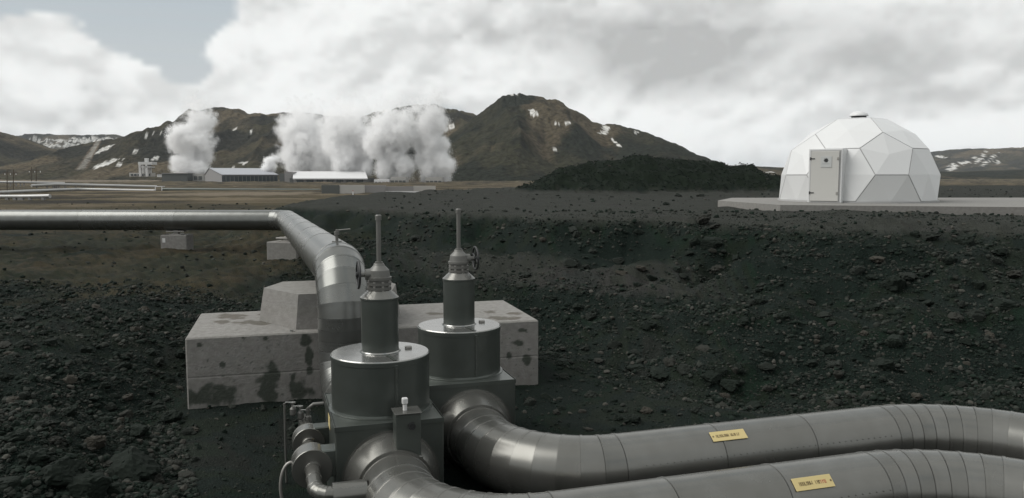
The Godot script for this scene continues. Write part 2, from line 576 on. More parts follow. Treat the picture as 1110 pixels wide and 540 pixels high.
func put_grid(v: PackedVector3Array, c: PackedColorArray, idx: PackedInt32Array, called: String, m: Material) -> MeshInstance3D:
	var n := PackedVector3Array()
	n.resize(v.size())
	for i in range(0, idx.size(), 3):
		var a := v[idx[i]]
		var k := (v[idx[i + 1]] - a).cross(v[idx[i + 2]] - a)
		if k.y < 0.0:
			k = -k
		n[idx[i]] += k; n[idx[i + 1]] += k; n[idx[i + 2]] += k
	for i in n.size():
		n[i] = n[i].normalized() if n[i].length_squared() > 0.0 else Vector3.UP
	# turn every face so that its front looks up
	for i in range(0, idx.size(), 3):
		var a := v[idx[i]]
		if (v[idx[i + 1]] - a).cross(v[idx[i + 2]] - a).y > 0.0:
			var t := idx[i + 1]
			idx[i + 1] = idx[i + 2]; idx[i + 2] = t
	var arr := []
	arr.resize(Mesh.ARRAY_MAX)
	arr[Mesh.ARRAY_VERTEX] = v
	arr[Mesh.ARRAY_NORMAL] = n
	arr[Mesh.ARRAY_COLOR] = c
	arr[Mesh.ARRAY_INDEX] = idx
	var mesh := ArrayMesh.new()
	mesh.add_surface_from_arrays(Mesh.PRIMITIVE_TRIANGLES, arr)
	var o := put(mesh, called, m)
	o.set_meta("kind", "structure")
	return o

# ---------------------------------------------------------------- hills
# crest: [px, py] as seen, taken at the crest's distance; snow: [px, py, half width, half height]
func make_hill(called: String, crest: Array, z_front: float, z_crest: float, z_back: float, foot: float, snow: Array, tones: Array, step: float, seed_: int, label: String) -> void:
	var x0: float = crest[0][0]
	var x1: float = crest[crest.size() - 1][0]
	var cols := int((x1 - x0) / step) + 1
	var rows := 90
	var v := PackedVector3Array()
	var c := PackedColorArray()
	var off := seed_ * 1371.0
	for j in rows + 1:
		var t := float(j) / rows                      # 0 foot, 0.8 crest, 1 back
		for i in cols:
			var px := x0 + i * step
			var top: float = at_depth(px, interp(crest, px), z_crest).y
			top = maxf(top, foot)
			var f: float
			var z: float
			if t <= 0.8:
				var k := t / 0.8
				z = lerpf(z_front, z_crest, k)
				f = lerpf(pow(k, 1.55), smoothstep(0.0, 1.0, k), 0.45)
			else:
				var k2 := (t - 0.8) / 0.2
				z = lerpf(z_crest, z_back, k2)
				f = 1.0 - 0.9 * smoothstep(0.0, 1.0, k2)
			var x := (px - 555.0) / (F * 0.9957) * lerpf(z, z_crest, 0.65)
			var hgt := foot + (top - foot) * f
			var q := Vector2(x + off, z)
			var rel := (top - foot)
			var ridge := 1.0 - absf(n_hill.get_noise_2d(q.x, q.y * 0.32)) * 2.4
			var lump := n_hill.get_noise_2d(q.x * 0.45 + 500.0, q.y * 0.45)
			var edge := minf(1.0, f * 3.0) * (1.0 - smoothstep(0.86, 1.0, f) * 0.93)
			hgt += rel * edge * (ridge * 0.15 - 0.06 + lump * 0.20 + n_hill.get_noise_2d(q.x * 3.0, q.y * 3.0) * 0.06)
			if t < 0.79:
				hgt = minf(hgt, EYE + (top - EYE) * lerpf(z, z_crest, 0.65) / z_crest * 0.985)
			if f > 0.9:
				hgt += rel * 0.03 * n_hill.get_noise_2d(px * 14.0, off)
			var P := Vector3(x, hgt, -z)
			v.append(P)
			# ground: bare lava, moss, scree
			var n1 := n_hill.get_noise_2d(q.x * 0.8 + 90.0, q.y * 0.8 + f * 300.0)
			var n2 := n_hill.get_noise_2d(q.x * 2.6, q.y * 1.1 + 700.0)
			var col: Color = tones[0].lerp(tones[1], smoothstep(-0.18, 0.25, n1 + n2 * 0.6))
			col = col.lerp(tones[2], smoothstep(0.12, 0.42, n_hill.get_noise_2d(q.x * 1.1 - 300.0, q.y * 0.5) + n2 * 0.35))
			var sp := pixel(P)
			for s in snow:
				var g: float = pow((sp.x - s[0]) / s[2], 2) + pow((sp.y - s[1] - s[4] * (sp.x - s[0])) / s[3], 2)
				if g < 3.0 and g + n_hill.get_noise_2d(q.x * 8.0, q.y * 3.0 + hgt * 8.0) * 2.0 < 0.55:
					col = Color(0.80, 0.81, 0.82)
			# the pale pipe track that climbs the slope
			var tx := 88.0 + (183.0 - sp.y) * 0.62
			if sp.y > 152.0 and sp.y < 184.0 and absf(sp.x - tx) < 3.2 + (sp.y - 152.0) * 0.09 and t < 0.8:
				col = Color(0.30, 0.29, 0.27) if absf(sp.x - tx) < 2.0 + (sp.y - 152.0) * 0.06 else Color(0.17, 0.14, 0.11)
			c.append(col)
	var idx := PackedInt32Array()
	for j in rows:
		for i in cols - 1:
			var p := j * cols + i
			idx.append(p); idx.append(p + cols); idx.append(p + 1)
			idx.append(p + 1); idx.append(p + cols); idx.append(p + cols + 1)
	var o := put_grid(v, c, idx, called, M.hill)
	o.set_meta("label", label)

func make_hills() -> void:
	var lava := [Color(0.043, 0.042, 0.032), Color(0.074, 0.067, 0.046), Color(0.138, 0.115, 0.081)]
	var dark := [Color(0.030, 0.032, 0.024), Color(0.050, 0.050, 0.034), Color(0.108, 0.091, 0.064)]
	make_hill("plateau_hill", [[-200, 152], [-60, 150], [0, 149], [30, 147], [60, 146], [100, 147], [125, 145.5], [145, 148], [175, 152], [210, 158], [300, 175]], 1500, 2600, 3200, -6.0,
		[[40, 151, 16, 1.6, 0.0], [85, 153, 45, 3.0, 0.0], [110, 150, 22, 2.2, 0.05], [50, 159, 22, 3.2, -0.08], [75, 157, 10, 1.5, 0.0], [125, 153, 8, 1.5, 0.0]], lava, 1.2, 3, "flat snow-streaked plateau on the skyline")
	make_hill("round_hill", [[-260, 118], [-120, 122], [-60, 128], [0, 141], [20, 148], [45, 159], [80, 172], [115, 184], [140, 192]], 900, 1250, 1700, -5.0, [], lava, 1.2, 5, "brown hill shoulder sloping down to the flat plain")
	make_hill("ridge", [[20, 190], [60, 178], [100, 165], [130, 153], [160, 147], [185, 140], [205, 131], [218, 121], [230, 117.5], [250, 117], [264, 119], [275, 124], [300, 123], [340, 123], [380, 127], [405, 125], [430, 118], [450, 113], [470, 113], [490, 118], [510, 122], [560, 140], [640, 180]], 760, 1350, 1900, -5.0,
		[[160, 147, 14, 1.5, -0.25], [176, 143, 8, 1.2, -0.2], [112, 162, 12, 2.2, -0.35], [113, 178, 14, 3.0, -0.3], [134, 172, 8, 1.6, -0.3], [168, 172, 4, 2, -0.4], [253, 140, 4, 1.6, 0], [147, 164, 3, 2, -0.6], [258, 180, 10, 3.2, -0.35], [293, 177, 8, 4, 0.5], [415, 121, 9, 2, -0.25], [437, 128, 3, 5, 0], [484, 142, 9, 1.8, -0.4], [489, 136, 3, 1.6, 0], [130, 178, 5, 1.2, 0], [273, 141, 3, 1, 0]], lava, 1.0, 7, "long brown ridge with snow patches behind the steam")
	make_hill("mountain", [[425, 192], [447, 181], [470, 160], [488, 147], [503, 136], [520, 122], [535, 112], [545, 104], [556, 101], [566, 100.5], [585, 105], [605, 109], [614, 116], [625, 122], [640, 131], [652, 135], [665, 134.5], [690, 140], [715, 150], [735, 160], [748, 170], [757, 178], [775, 184], [800, 190]], 640, 1060, 1500, -5.0,
		[[577, 122, 7, 3.2, 0.1], [615, 133.5, 4, 1.4, 0.1], [605, 134.5, 4, 1.2, 0.1], [655, 141, 8, 4.5, -0.1], [664, 152, 8, 1.8, 0.9], [672, 158, 6, 1.2, 0.8], [690, 143, 3, 1.6, 0], [600, 162, 5, 0.9, 0], [537, 176, 4, 0.9, 0], [565, 103, 14, 1.2, 0.05]], dark, 0.9, 11, "dark flat-topped mountain with a few snow patches")
	make_hill("low_hills", [[640, 192], [700, 184], [745, 180.5], [790, 179.5], [850, 182], [930, 183], [1010, 186], [1060, 186], [1110, 184], [1200, 182], [1320, 186]], 900, 1300, 1700, -5.0, [[835, 187, 5, 2.0, -0.2], [825, 190, 3, 0.9, 0], [1022, 203, 4, 0.8, 0], [1034, 200, 1.5, 1.2, 0]], dark, 1.4, 13, "low dark hills along the plain behind the dome")
	make_hill("far_mountain", [[900, 190], [960, 180], [985, 171], [1005, 165], [1020, 163], [1040, 161.5], [1075, 161], [1090, 160], [1110, 161.5], [1150, 159], [1220, 156], [1330, 168], [1420, 182]], 1500, 2900, 3600, -6.0,
		[[1034, 180, 6, 5, -0.5], [1043, 177, 12, 1.2, -0.1], [1063, 172, 9, 2.0, -0.9], [1072, 174, 12, 1.6, -0.8], [1020, 170, 5, 1.4, 0.2], [1058, 171, 4, 2.2, 0], [1082, 176, 4, 1.6, -0.2], [1040, 189, 8, 1.0, 0.1], [1028, 182, 3, 3, 0], [1050, 176, 5, 1.0, 0.2]], lava, 0.9, 17, "distant mountain with snow streaks beyond the dome")

# ---------------------------------------------------------------- pipes and valves
const R_PIPE := 0.345
const AXIS_Y := 0.27
var C1 := Vector3(-1.36, 0, -8.06)          # centre of the near valve
var C2 := Vector3(-0.645, 0, -9.54)         # centre of the far valve

# corners -> nodes of a pipe: every bend becomes n straight gores, every straight is cut into lengths of about `cut`
func route(corners: Array, radii: Array, gores: Array, cuts: Array) -> Array:
	var nodes := []
	var last: Vector3 = corners[0]
	nodes.append(last)
	for i in range(1, corners.size()):
		var p: Vector3 = corners[i]
		var din := (p - last).normalized()
		var stop := p
		var arc := []
		if i < corners.size() - 1:
			var dout: Vector3 = (corners[i + 1] - p).normalized()
			var ang := din.angle_to(dout)
			var cutb: float = radii[i - 1] * tan(ang / 2.0)
			stop = p - din * cutb
			var inward := (dout - din * dout.dot(din)).normalized()
			var cen: Vector3 = stop + inward * float(radii[i - 1])
			for k in range(1, int(gores[i - 1]) + 1):
				var t := ang * k / float(gores[i - 1])
				arc.append(cen - inward * cos(t) * float(radii[i - 1]) + din * sin(t) * float(radii[i - 1]))
		var l := (stop - last).length()
		var m := maxi(1, int(round(l / float(cuts[i - 1]))))
		for k in range(1, m + 1):
			nodes.append(last.lerp(stop, float(k) / m))
		nodes.append_array(arc)
		last = nodes[nodes.size() - 1]
	return nodes

func clad(parent: Node, nodes: Array, r: float, mats: Array, called := "cladding_segment") -> void:
	for i in nodes.size() - 1:
		var p0: Vector3 = nodes[i]
		var p1: Vector3 = nodes[i + 1]
		var d := (p1 - p0).normalized()
		var d0: Vector3 = d if i == 0 else ((p0 - nodes[i - 1]).normalized() + d).normalized()
		var d1: Vector3 = d if i == nodes.size() - 2 else ((nodes[i + 2] - p1).normalized() + d).normalized()
		var mb := MB.new()
		var lip := 0.005
		mb.gore(p0, p0 + d * 0.003, d0, d0, r - 0.004, r + lip)
		mb.gore(p0 + d * 0.003, p0 + d * 0.026, d0, d0, r + lip, r + lip)
		mb.gore(p0 + d * 0.026, p0 + d * 0.030, d0, d0, r + lip, r)
		mb.gore(p0 + d * 0.030, p1 - d * 0.006, d0, d1, r, r)
		mb.gore(p1 - d * 0.006, p1, d1, d1, r, r - 0.012)
		put(mb, called, mats[i % mats.size()], parent)

func rivets(parent: Node, from: Vector3, to: Vector3, out: Vector3, count: int, size := 0.008) -> void:
	var mb := MB.new()
	for i in count:
		var p := from.lerp(to, (i + 0.5) / count)
		mb.lathe(p, out, [[-0.004, size], [0.004, size], [0.007, 0.0]], 6)
	var o := put(mb, "rivets", M.cladding, parent)
	o.set_meta("kind", "stuff")

func make_valve(c: Vector3, wheel_side: float, label: String) -> void:
	var t := base("valve", label, "valve", Vector3(c.x, 0, c.z), "insulated valves with rising stems")
	var top := 0.82
	var y_drum := 1.38
	var bs := Basis(U, Vector3.UP, -V)
	var mb := MB.new()
	mb.box(Transform3D(bs, Vector3(c.x, (top - 0.35) / 2.0, c.z)), Vector3(1.05, top + 0.35, 1.24), 0.012)
	var casing := put(mb, "valve_casing", M.casing, t)
	# flashing along the upper edges of the casing
	mb = MB.new()
	for s in [-1.0, 1.0]:
		mb.box(Transform3D(bs, c + U * s * 0.527 + Vector3.UP * (top - 0.02)), Vector3(0.006, 0.05, 1.25), 0.002)
		mb.box(Transform3D(bs, c + V * s * 0.622 + Vector3.UP * (top - 0.02)), Vector3(1.05, 0.05, 0.006), 0.002)
	put(mb, "flashing", M.casing, casing)
	rivets(casing, c + U * 0.06 - V * 0.622 + Vector3.UP * 0.02, c + U * 0.06 - V * 0.622 + Vector3.UP * 0.80, -V, 12, 0.006)
	# drum
	mb = MB.new()
	mb.lathe(Vector3(c.x, top, c.z), Vector3.UP, [[0.0, 0.53], [0.006, 0.53], [0.010, 0.505], [0.03, 0.5], [y_drum - top - 0.05, 0.5], [y_drum - top - 0.048, 0.505], [y_drum - top - 0.004, 0.505], [y_drum - top, 0.498]], 72)
	var drum := put(mb, "drum", M.casing, t)
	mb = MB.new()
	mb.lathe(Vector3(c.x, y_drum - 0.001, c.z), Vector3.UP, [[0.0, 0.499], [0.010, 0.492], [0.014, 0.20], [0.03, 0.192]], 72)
	put(mb, "drum_lid", M.lid_skylit, drum)  # brightness of the reflected sky painted in: paler metal than the drum sides
	mb = MB.new()
	var sd := (-V * 0.985 + U * 0.17).normalized()
	mb.box(Transform3D(Basis(sd.cross(Vector3.UP), Vector3.UP, -sd), c + sd * 0.503 + Vector3.UP * (top + 0.28)), Vector3(0.035, 0.50, 0.012), 0.003)
	mb.box(Transform3D(Basis(sd.cross(Vector3.UP), Vector3.UP, -sd), c + sd * 0.345 + Vector3.UP * (y_drum + 0.016)), Vector3(0.03, 0.006, 0.27), 0.002)
	put(mb, "seam_strip", M.casing, drum)
	rivets(drum, c + sd * 0.508 + Vector3.UP * (top + 0.05), c + sd * 0.508 + Vector3.UP * (top + 0.52), sd, 9, 0.006)
	mb = MB.new()
	mb.box(Transform3D(bs, c + U * 0.30 + V * 0.05 + Vector3.UP * (y_drum + 0.022)), Vector3(0.07, 0.03, 0.05), 0.006)
	put(mb, "lid_clip", M.steel, drum)
	# neck with its cone
	mb = MB.new()
	mb.lathe(Vector3(c.x, y_drum, c.z), Vector3.UP, [[0.0, 0.215], [0.012, 0.215], [0.02, 0.19], [0.555, 0.19], [0.560, 0.196], [0.578, 0.196]], 48)
	put(mb, "neck", M.casing, t)
	mb = MB.new()
	mb.lathe(Vector3(c.x, y_drum + 0.578, c.z), Vector3.UP, [[0.0, 0.198], [0.075, 0.115], [0.085, 0.1]], 48)
	put(mb, "neck_cone", M.cladding, t)
	# gear head
	var yg := 2.035
	mb = MB.new()
	mb.lathe(Vector3(c.x, yg, c.z), Vector3.UP, [[0.0, 0.09], [0.0, 0.122], [0.028, 0.122], [0.03, 0.10], [0.045, 0.10], [0.047, 0.122], [0.075, 0.122], [0.078, 0.105], [0.10, 0.105], [0.103, 0.126], [0.13, 0.126], [0.135, 0.112], [0.20, 0.104], [0.245, 0.06], [0.27, 0.05], [0.275, 0.0]], 32)
	var gear := put(mb, "gear_head", M.castiron, t)
	for k in 8:
		var a := TAU * k / 8.0 + 0.3
		var q := Vector3(c.x + cos(a) * 0.107, yg - 0.012, c.z + sin(a) * 0.107)
		mb = MB.new()
		mb.lathe(q, Vector3.UP, [[0.0, 0.0], [0.0, 0.015], [0.10, 0.015], [0.10, 0.0]], 6)
		put(mb, "bolt", M.steel, gear)
	# rising stem in its tube
	mb = MB.new()
	mb.lathe(Vector3(c.x, 2.29, c.z), Vector3.UP, [[0.0, 0.04], [0.03, 0.04], [0.032, 0.024], [0.455, 0.024]], 20)
	var stem := put(mb, "stem_cover", M.castiron, t)
	mb = MB.new()
	mb.lathe(Vector3(c.x, 2.745, c.z), Vector3.UP, [[0.0, 0.024], [0.0, 0.032], [0.045, 0.032], [0.055, 0.024], [0.055, 0.0]], 20)
	put(mb, "stem_cap", M.castiron, stem)
	# handwheel on its shaft
	var ax := (U * wheel_side + Vector3.UP * 0.02).normalized()
	var hub := Vector3(c.x, 2.19, c.z) + ax * 0.21
	mb = MB.new()
	mb.tube([Vector3(c.x, 2.19, c.z) + ax * 0.08, hub + ax * 0.02], 0.026, 14)
	mb.lathe(Vector3(c.x, 2.19, c.z) + ax * 0.09, ax, [[0.0, 0.06], [0.05, 0.055], [0.055, 0.03]], 20)
	put(mb, "shaft", M.castiron, t)
	mb = MB.new()
	var e1 := ax.cross(Vector3.UP).normalized()
	var e2 := ax.cross(e1)
	var ring := []
	for k in 33:
		ring.append(hub + (e1 * cos(TAU * k / 32.0) + e2 * sin(TAU * k / 32.0)) * 0.136)
	mb.tube(ring, 0.0125, 10, false)
	var wheel := put(mb, "handwheel", M.black, t)
	for k in 4:
		mb = MB.new()
		var dd := e1 * cos(TAU * k / 4.0 + 0.4) + e2 * sin(TAU * k / 4.0 + 0.4)
		mb.tube([hub, hub + dd * 0.135], 0.009, 8)
		put(mb, "spoke", M.black, wheel)
	mb = MB.new()
	mb.lathe(hub - ax * 0.02, ax, [[0.0, 0.0], [0.0, 0.03], [0.045, 0.028], [0.05, 0.0]], 16)
	put(mb, "hub", M.black, wheel)

# point on a straight pipe (axis along U from a) whose pixel is nearest to the given one; returns [u, angle above the horizon]
func on_pipe(a: Vector3, px: float, py: float) -> Array:
	var best := [0.0, 0.0]
	var bd := 1e9
	for i in 400:
		var u := i * 0.02
		for j in 30:
			var al := deg_to_rad(5.0 + j * 3.0)
			var q := pixel(a + U * u + (-V * cos(al) + Vector3.UP * sin(al)) * R_PIPE)
			var d := q.distance_squared_to(Vector2(px, py))
			if d < bd:
				bd = d
				best = [u, al]
	return best

func make_plate(pipe: Node, a: Vector3, px: float, py: float, w: float, hole: float) -> void:
	var q := on_pipe(a, px, py)
	var al: float = q[1]
	var out := -V * cos(al) + Vector3.UP * sin(al)
	var up := V * sin(al) + Vector3.UP * cos(al)
	var o: Vector3 = a + U * float(q[0]) + out * (R_PIPE + 0.006)
	var bs := Basis(U, up, out)
	var t := base("name_plate", "yellow name plate on the pipe " + ("that runs behind the other along the gravel slope" if hole < 0.0 else "that runs in front of the other, red letters last"), "sign", o, "yellow name plates on the pipes")
	var mb := MB.new()
	mb.box(Transform3D(bs, o), Vector3(w, 0.118, 0.006), 0.002)
	put(mb, "plate", M.yellow, t)
	mb = MB.new()
	mb.lathe(o + U * hole * w * 0.45 + out * 0.003, out, [[0.0, 0.009], [0.003, 0.009], [0.004, 0.0]], 10)
	put(mb, "screw", M.ink, t)
	var rng := RandomNumberGenerator.new()
	rng.seed = int(px)
	var x := -w * 0.36
	mb = MB.new()
	var red := MB.new()
	while x < w * 0.32:
		var gap := absf(x - w * 0.02) < 0.012
		if not gap:
			var m: MB = red if (x > w * 0.18 and hole > 0.0) else mb
			var hh := 0.034
			m.box(Transform3D(bs, o + U * x + out * 0.004), Vector3(0.004, hh, 0.002))
			if rng.randf() < 0.75:
				m.box(Transform3D(bs, o + U * (x + 0.007) + up * hh * rng.randf_range(-0.45, 0.45) + out * 0.004), Vector3(0.010, 0.005, 0.002))
			if rng.randf() < 0.6:
				m.box(Transform3D(bs, o + U * (x + 0.0115) + out * 0.004), Vector3(0.004, hh, 0.002))
		x += 0.0185
	put(mb, "lettering", M.ink, t).set_meta("kind", "stuff")
	if hole > 0.0:
		put(red, "lettering", M.redink, t).set_meta("kind", "stuff")

func make_pipes() -> void:
	make_valve(C1, -1.0, "insulated valve with rectangular casing, standing in front beside the small bypass pipework")
	make_valve(C2, 1.0, "insulated valve next to the concrete anchor block, its handwheel toward the slope")
	# the long pipe: from the left, round a corner, towards the pit, down in front of the anchor block and into the near valve
	var top := at_depth(372, 300, 10.75)
	var T := Vector3(top.x, 1.90, top.z)
	var C := at_depth(311, 238.8, 27.3)
	var L := at_depth(-420, 239.5, 27.6)
	L.y = C.y
	var back := C1 + V * 0.62 + Vector3.UP * AXIS_Y
	var B := Vector3(T.x, AXIS_Y, T.z)
	var long := base("steam_pipe", "long grey steam pipe crossing the field, bending down in front of the anchor block", "pipe", Vector3(T.x, 0, T.z))
	clad(long, route([L, C, T, B, back], [0.7, 0.62, 0.55], [3, 6, 5], [3.1, 2.2, 0.172, 0.6]), 0.352, [M.aluminium, M.aluminium_b])
	# drain cock on top of the elbow
	var dn := (T - C).normalized()
	var k := T - dn * 0.75 + Vector3.UP * 0.35
	var mb := MB.new()
	mb.lathe(k, Vector3.UP, [[-0.01, 0.07], [0.012, 0.07], [0.014, 0.022], [0.10, 0.022], [0.10, 0.038], [0.15, 0.038], [0.15, 0.018], [0.18, 0.016], [0.18, 0.0]], 16)
	var cock := put(mb, "vent_cock", M.castiron, long)
	mb = MB.new()
	mb.tube([k + Vector3.UP * 0.165, k + Vector3.UP * 0.185 + Vector3(0.20, 0.0, 0.02)], 0.010, 8)
	put(mb, "lever", M.castiron, cock)
	# saddle on the anchor pedestal
	mb = MB.new()
	var sp := T - dn * 1.35
	mb.box(Transform3D(Basis.looking_at(dn, Vector3.UP), Vector3(sp.x, 1.515, sp.z)), Vector3(0.42, 0.10, 0.5), 0.01)
	put(mb, "saddle", M.steel, long)

	# the two pipes that leave the valves to the front and turn right
	var i := 0
	for c in [C1, C2]:
		var p0: Vector3 = c - V * 0.62 + Vector3.UP * AXIS_Y
		var k1 := p0 - V * 1.63
		var k2: Vector3 = k1 + U * (5.75 if i == 0 else 5.85)
		var end := k2 - V * 7.0
		var t := base("curved_pipe", ["grey clad pipe with a rectangular riser box, leaving the valve beside the bypass pipework", "grey clad pipe curving out of the valve next to the anchor block, along the slope"][i], "pipe", Vector3(p0.x, 0, p0.z), "curved pipes leaving the valves")
		clad(t, route([p0 - V * 0.30, k1, k2, end], [1.05, 1.55], [9, 14], [0.4, 1.25, 1.3]), R_PIPE, [M.cladding_b, M.cladding])
		mb = MB.new()
		mb.lathe(p0, -V, [[0.0, 0.475], [0.012, 0.475], [0.014, 0.455], [0.05, 0.44], [0.28, 0.362], [0.285, 0.372], [0.31, 0.372], [0.312, 0.34]], 64)
		put(mb, "collar", M.cladding, t)
		# short turned-up edge of the cover sheet at the root of the bend
		mb = MB.new()
		mb.lathe(p0 - V * 0.46, -V, [[0.0, 0.345], [0.0, 0.395], [0.02, 0.395], [0.02, 0.345]], 24, PI * (0.52 if i == 0 else 0.52), PI * 0.94)
		mb.lathe(p0 - V * 0.42, -V, [[0.0, 0.345], [0.0, 0.385], [0.015, 0.385], [0.015, 0.345]], 24, PI * 0.52, PI * 0.94)
		put(mb, "sheet_edge", M.castiron, t)
		var a := k1
		rivets(t, a + U * 1.2 + (-V * 0.93 + Vector3.UP * 0.37) * 0.346, a + U * 4.2 + (-V * 0.93 + Vector3.UP * 0.37) * 0.346, (-V * 0.93 + Vector3.UP * 0.37), 40, 0.006)
		if i == 0:
			# riser box with its gauge on top of the collar
			var o: Vector3 = p0 - V * 0.16 + U * 0.13
			var bs := Basis(U, Vector3.UP, -V)
			mb = MB.new()
			mb.box(Transform3D(bs, Vector3(o.x, 0.74, o.z)), Vector3(0.235, 0.46, 0.20), 0.008)
			var riser := put(mb, "riser_box", M.casing, t)
			mb = MB.new()
			mb.box(Transform3D(bs, Vector3(o.x, 0.975, o.z)), Vector3(0.26, 0.012, 0.225), 0.003)
			put(mb, "riser_lid", M.cladding_b, riser)
			mb = MB.new()
			mb.lathe(Vector3(o.x, 0.855, o.z) - V * 0.10 + U * 0.03, -V, [[0.0, 0.034], [0.03, 0.034], [0.03, 0.024], [0.022, 0.022], [0.022, 0.0]], 20)
			put(mb, "gauge", M.black, riser)
			mb = MB.new()
			mb.lathe(Vector3(o.x - 0.015, 0.98, o.z), Vector3.UP, [[0.0, 0.02], [0.06, 0.02]], 12)
			mb.box(Transform3D(bs, Vector3(o.x - 0.015, 1.07, o.z)), Vector3(0.055, 0.06, 0.05), 0.008)
			put(mb, "junction_box", M.white, riser)
			# swept saddle where the riser meets the pipe
			mb = MB.new()
			mb.box(Transform3D(bs, Vector3(o.x, 0.555, o.z) - V * 0.12), Vector3(0.26, 0.03, 0.05), 0.008)
			put(mb, "riser_foot", M.cladding, riser)
		make_plate(t, a, 881.5 if i == 0 else 790.0, 523.0 if i == 0 else 472.5, 0.40, 1.0 if i == 0 else -1.0)
		i += 1
	make_bypass()

func make_bypass() -> void:
	# small pipework on the open side of the near valve: two covered valves in line and a thin pipe into the front pipe
	var P := func(u: float, v: float, y: float) -> Vector3: return C1 + U * u + V * v + Vector3.UP * y
	var t := base("bypass_line", "small bypass pipework with two rounded covers beside the near valve", "pipework", P.call(-0.75, -0.3, 0.0))
	var bs := Basis(U, Vector3.UP, -V)
	var y := 0.44
	for s in [[-0.74, -0.50, 0.185, 0.24], [-0.73, 0.22, 0.16, 0.20]]:
		var o: Vector3 = P.call(s[0], s[1], y)
		var mb := MB.new()
		mb.lathe(o + V * s[3] * 0.5, -V, [[0.0, 0.06], [0.0, s[2]], [0.01, s[2] + 0.004], [0.025, s[2]], [s[3] - 0.02, s[2]], [s[3] - 0.008, s[2] + 0.004], [s[3], s[2]], [s[3] + 0.002, 0.06]], 40)
		var cover := put(mb, "round_cover", M.cladding_b, t)
		mb = MB.new()
		mb.box(Transform3D(bs, o + U * 0.15 + Vector3.UP * 0.03), Vector3(0.20, 0.26, s[3] * 0.85), 0.01)
		put(mb, "side_box", M.casing, cover)
		mb = MB.new()
		mb.lathe(o - V * s[3] * 0.5, -V, [[0.0, 0.085], [0.012, 0.085], [0.014, 0.075], [0.03, 0.066]], 24)
		put(mb, "end_ring", M.cladding, cover)
	var mb := MB.new()
	mb.tube([P.call(-0.735, 0.14, y), P.call(-0.735, -0.40, y)], 0.062, 20)
	put(mb, "link_pipe", M.cladding, t)
	mb = MB.new()
	mb.tube([P.call(-0.735, 0.3, y), P.call(-0.735, 1.0, y), P.call(-0.735, 1.25, y - 0.2), P.call(-0.735, 1.3, -0.1)], 0.062, 20)
	put(mb, "rear_pipe", M.cladding, t)
	var pts := route([P.call(-0.74, -0.62, y), P.call(-0.74, -1.14, y - 0.05), P.call(-0.30, -1.14, y - 0.07)], [0.16], [4], [0.24, 0.2])
	clad(t, pts, 0.068, [M.cladding_b, M.cladding], "thin_pipe_segment")
	mb = MB.new()
	mb.lathe(P.call(-0.60, -1.14, y - 0.07), U, [[0.0, 0.05], [0.0, 0.115], [0.30, 0.115]], 32)
	put(mb, "branch_stub", M.cladding, t)
	# flexible conduit hanging in a loop
	mb = MB.new()
	var loop := []
	for k in 17:
		var a := PI * (0.35 + 1.35 * k / 16.0)
		loop.append(P.call(-0.93 + cos(a) * 0.10, -0.42, 0.22 + sin(a) * 0.24))
	mb.tube(loop, 0.016, 8)
	put(mb, "conduit", M.steel, t)
	# little drain manifold at the back
	var m := base("drain_manifold", "small drain valves with thin pipes behind the rounded covers", "pipework", P.call(-0.78, 0.85, 0.0))
	mb = MB.new()
	mb.tube([P.call(-0.70, 0.80, -0.2), P.call(-0.70, 0.80, 0.62), P.call(-0.64, 0.80, 0.66), P.call(-0.53, 0.80, 0.66)], 0.022, 10)
	put(mb, "drain_pipe", M.castiron, m)
	for k in 3:
		mb = MB.new()
		mb.lathe(P.call(-0.70 - 0.10 * k * 0.8, 0.80, 0.50 + 0.05 * k), Vector3.UP, [[-0.05, 0.02], [-0.03, 0.035], [0.03, 0.035], [0.05, 0.018], [0.09, 0.012], [0.09, 0.03], [0.105, 0.03], [0.105, 0.0]], 14)
		var v := put(mb, "drain_valve", M.castiron, m)
		mb = MB.new()
		mb.tube([P.call(-0.70 - 0.08 * k, 0.80, 0.60 + 0.05 * k), P.call(-0.78 - 0.08 * k, 0.76, 0.62 + 0.05 * k)], 0.008, 8)
		put(mb, "lever", M.bright, v)
	mb = MB.new()
	mb.tube([P.call(-0.95, 0.80, -0.2), P.call(-0.95, 0.80, 0.70)], 0.012, 8)
	put(mb, "post", M.castiron, m)
	# yellow sticker on the side of the casing
	var st := base("sticker", "small yellow sticker on the side of the near valve casing", "sticker", P.call(-0.527, 0.05, 0.68))
	mb = MB.new()
	mb.box(Transform3D(bs, P.call(-0.528, 0.05, 0.68)), Vector3(0.003, 0.13, 0.20))
	put(mb, "sheet", M.yellow, st)

# ---------------------------------------------------------------- concrete
const STAINS := [[240, 428, 20, 13], [224, 432, 10, 9], [291, 416, 13, 20], [293, 400, 8, 8], [326, 422, 15, 13], [207, 433, 7, 9], [333, 368, 7, 8], [335, 384, 4, 12], [318, 408, 4, 6], [336, 402, 4, 5], [241, 396, 3, 3], [288, 367, 3, 2], [216, 374, 3, 2], [560, 372, 7, 3], [572, 390, 5, 6], [552, 385, 3, 4], [566, 358, 5, 2]]
const TOP_STAINS := [[252, 343, 16, 3], [275, 350, 20, 2.5], [240, 349, 8, 2], [286, 341, 6, 2], [545, 345, 16, 2.2], [560, 340, 10, 1.5], [530, 338, 8, 1.5], [470, 340, 10, 1.4]]

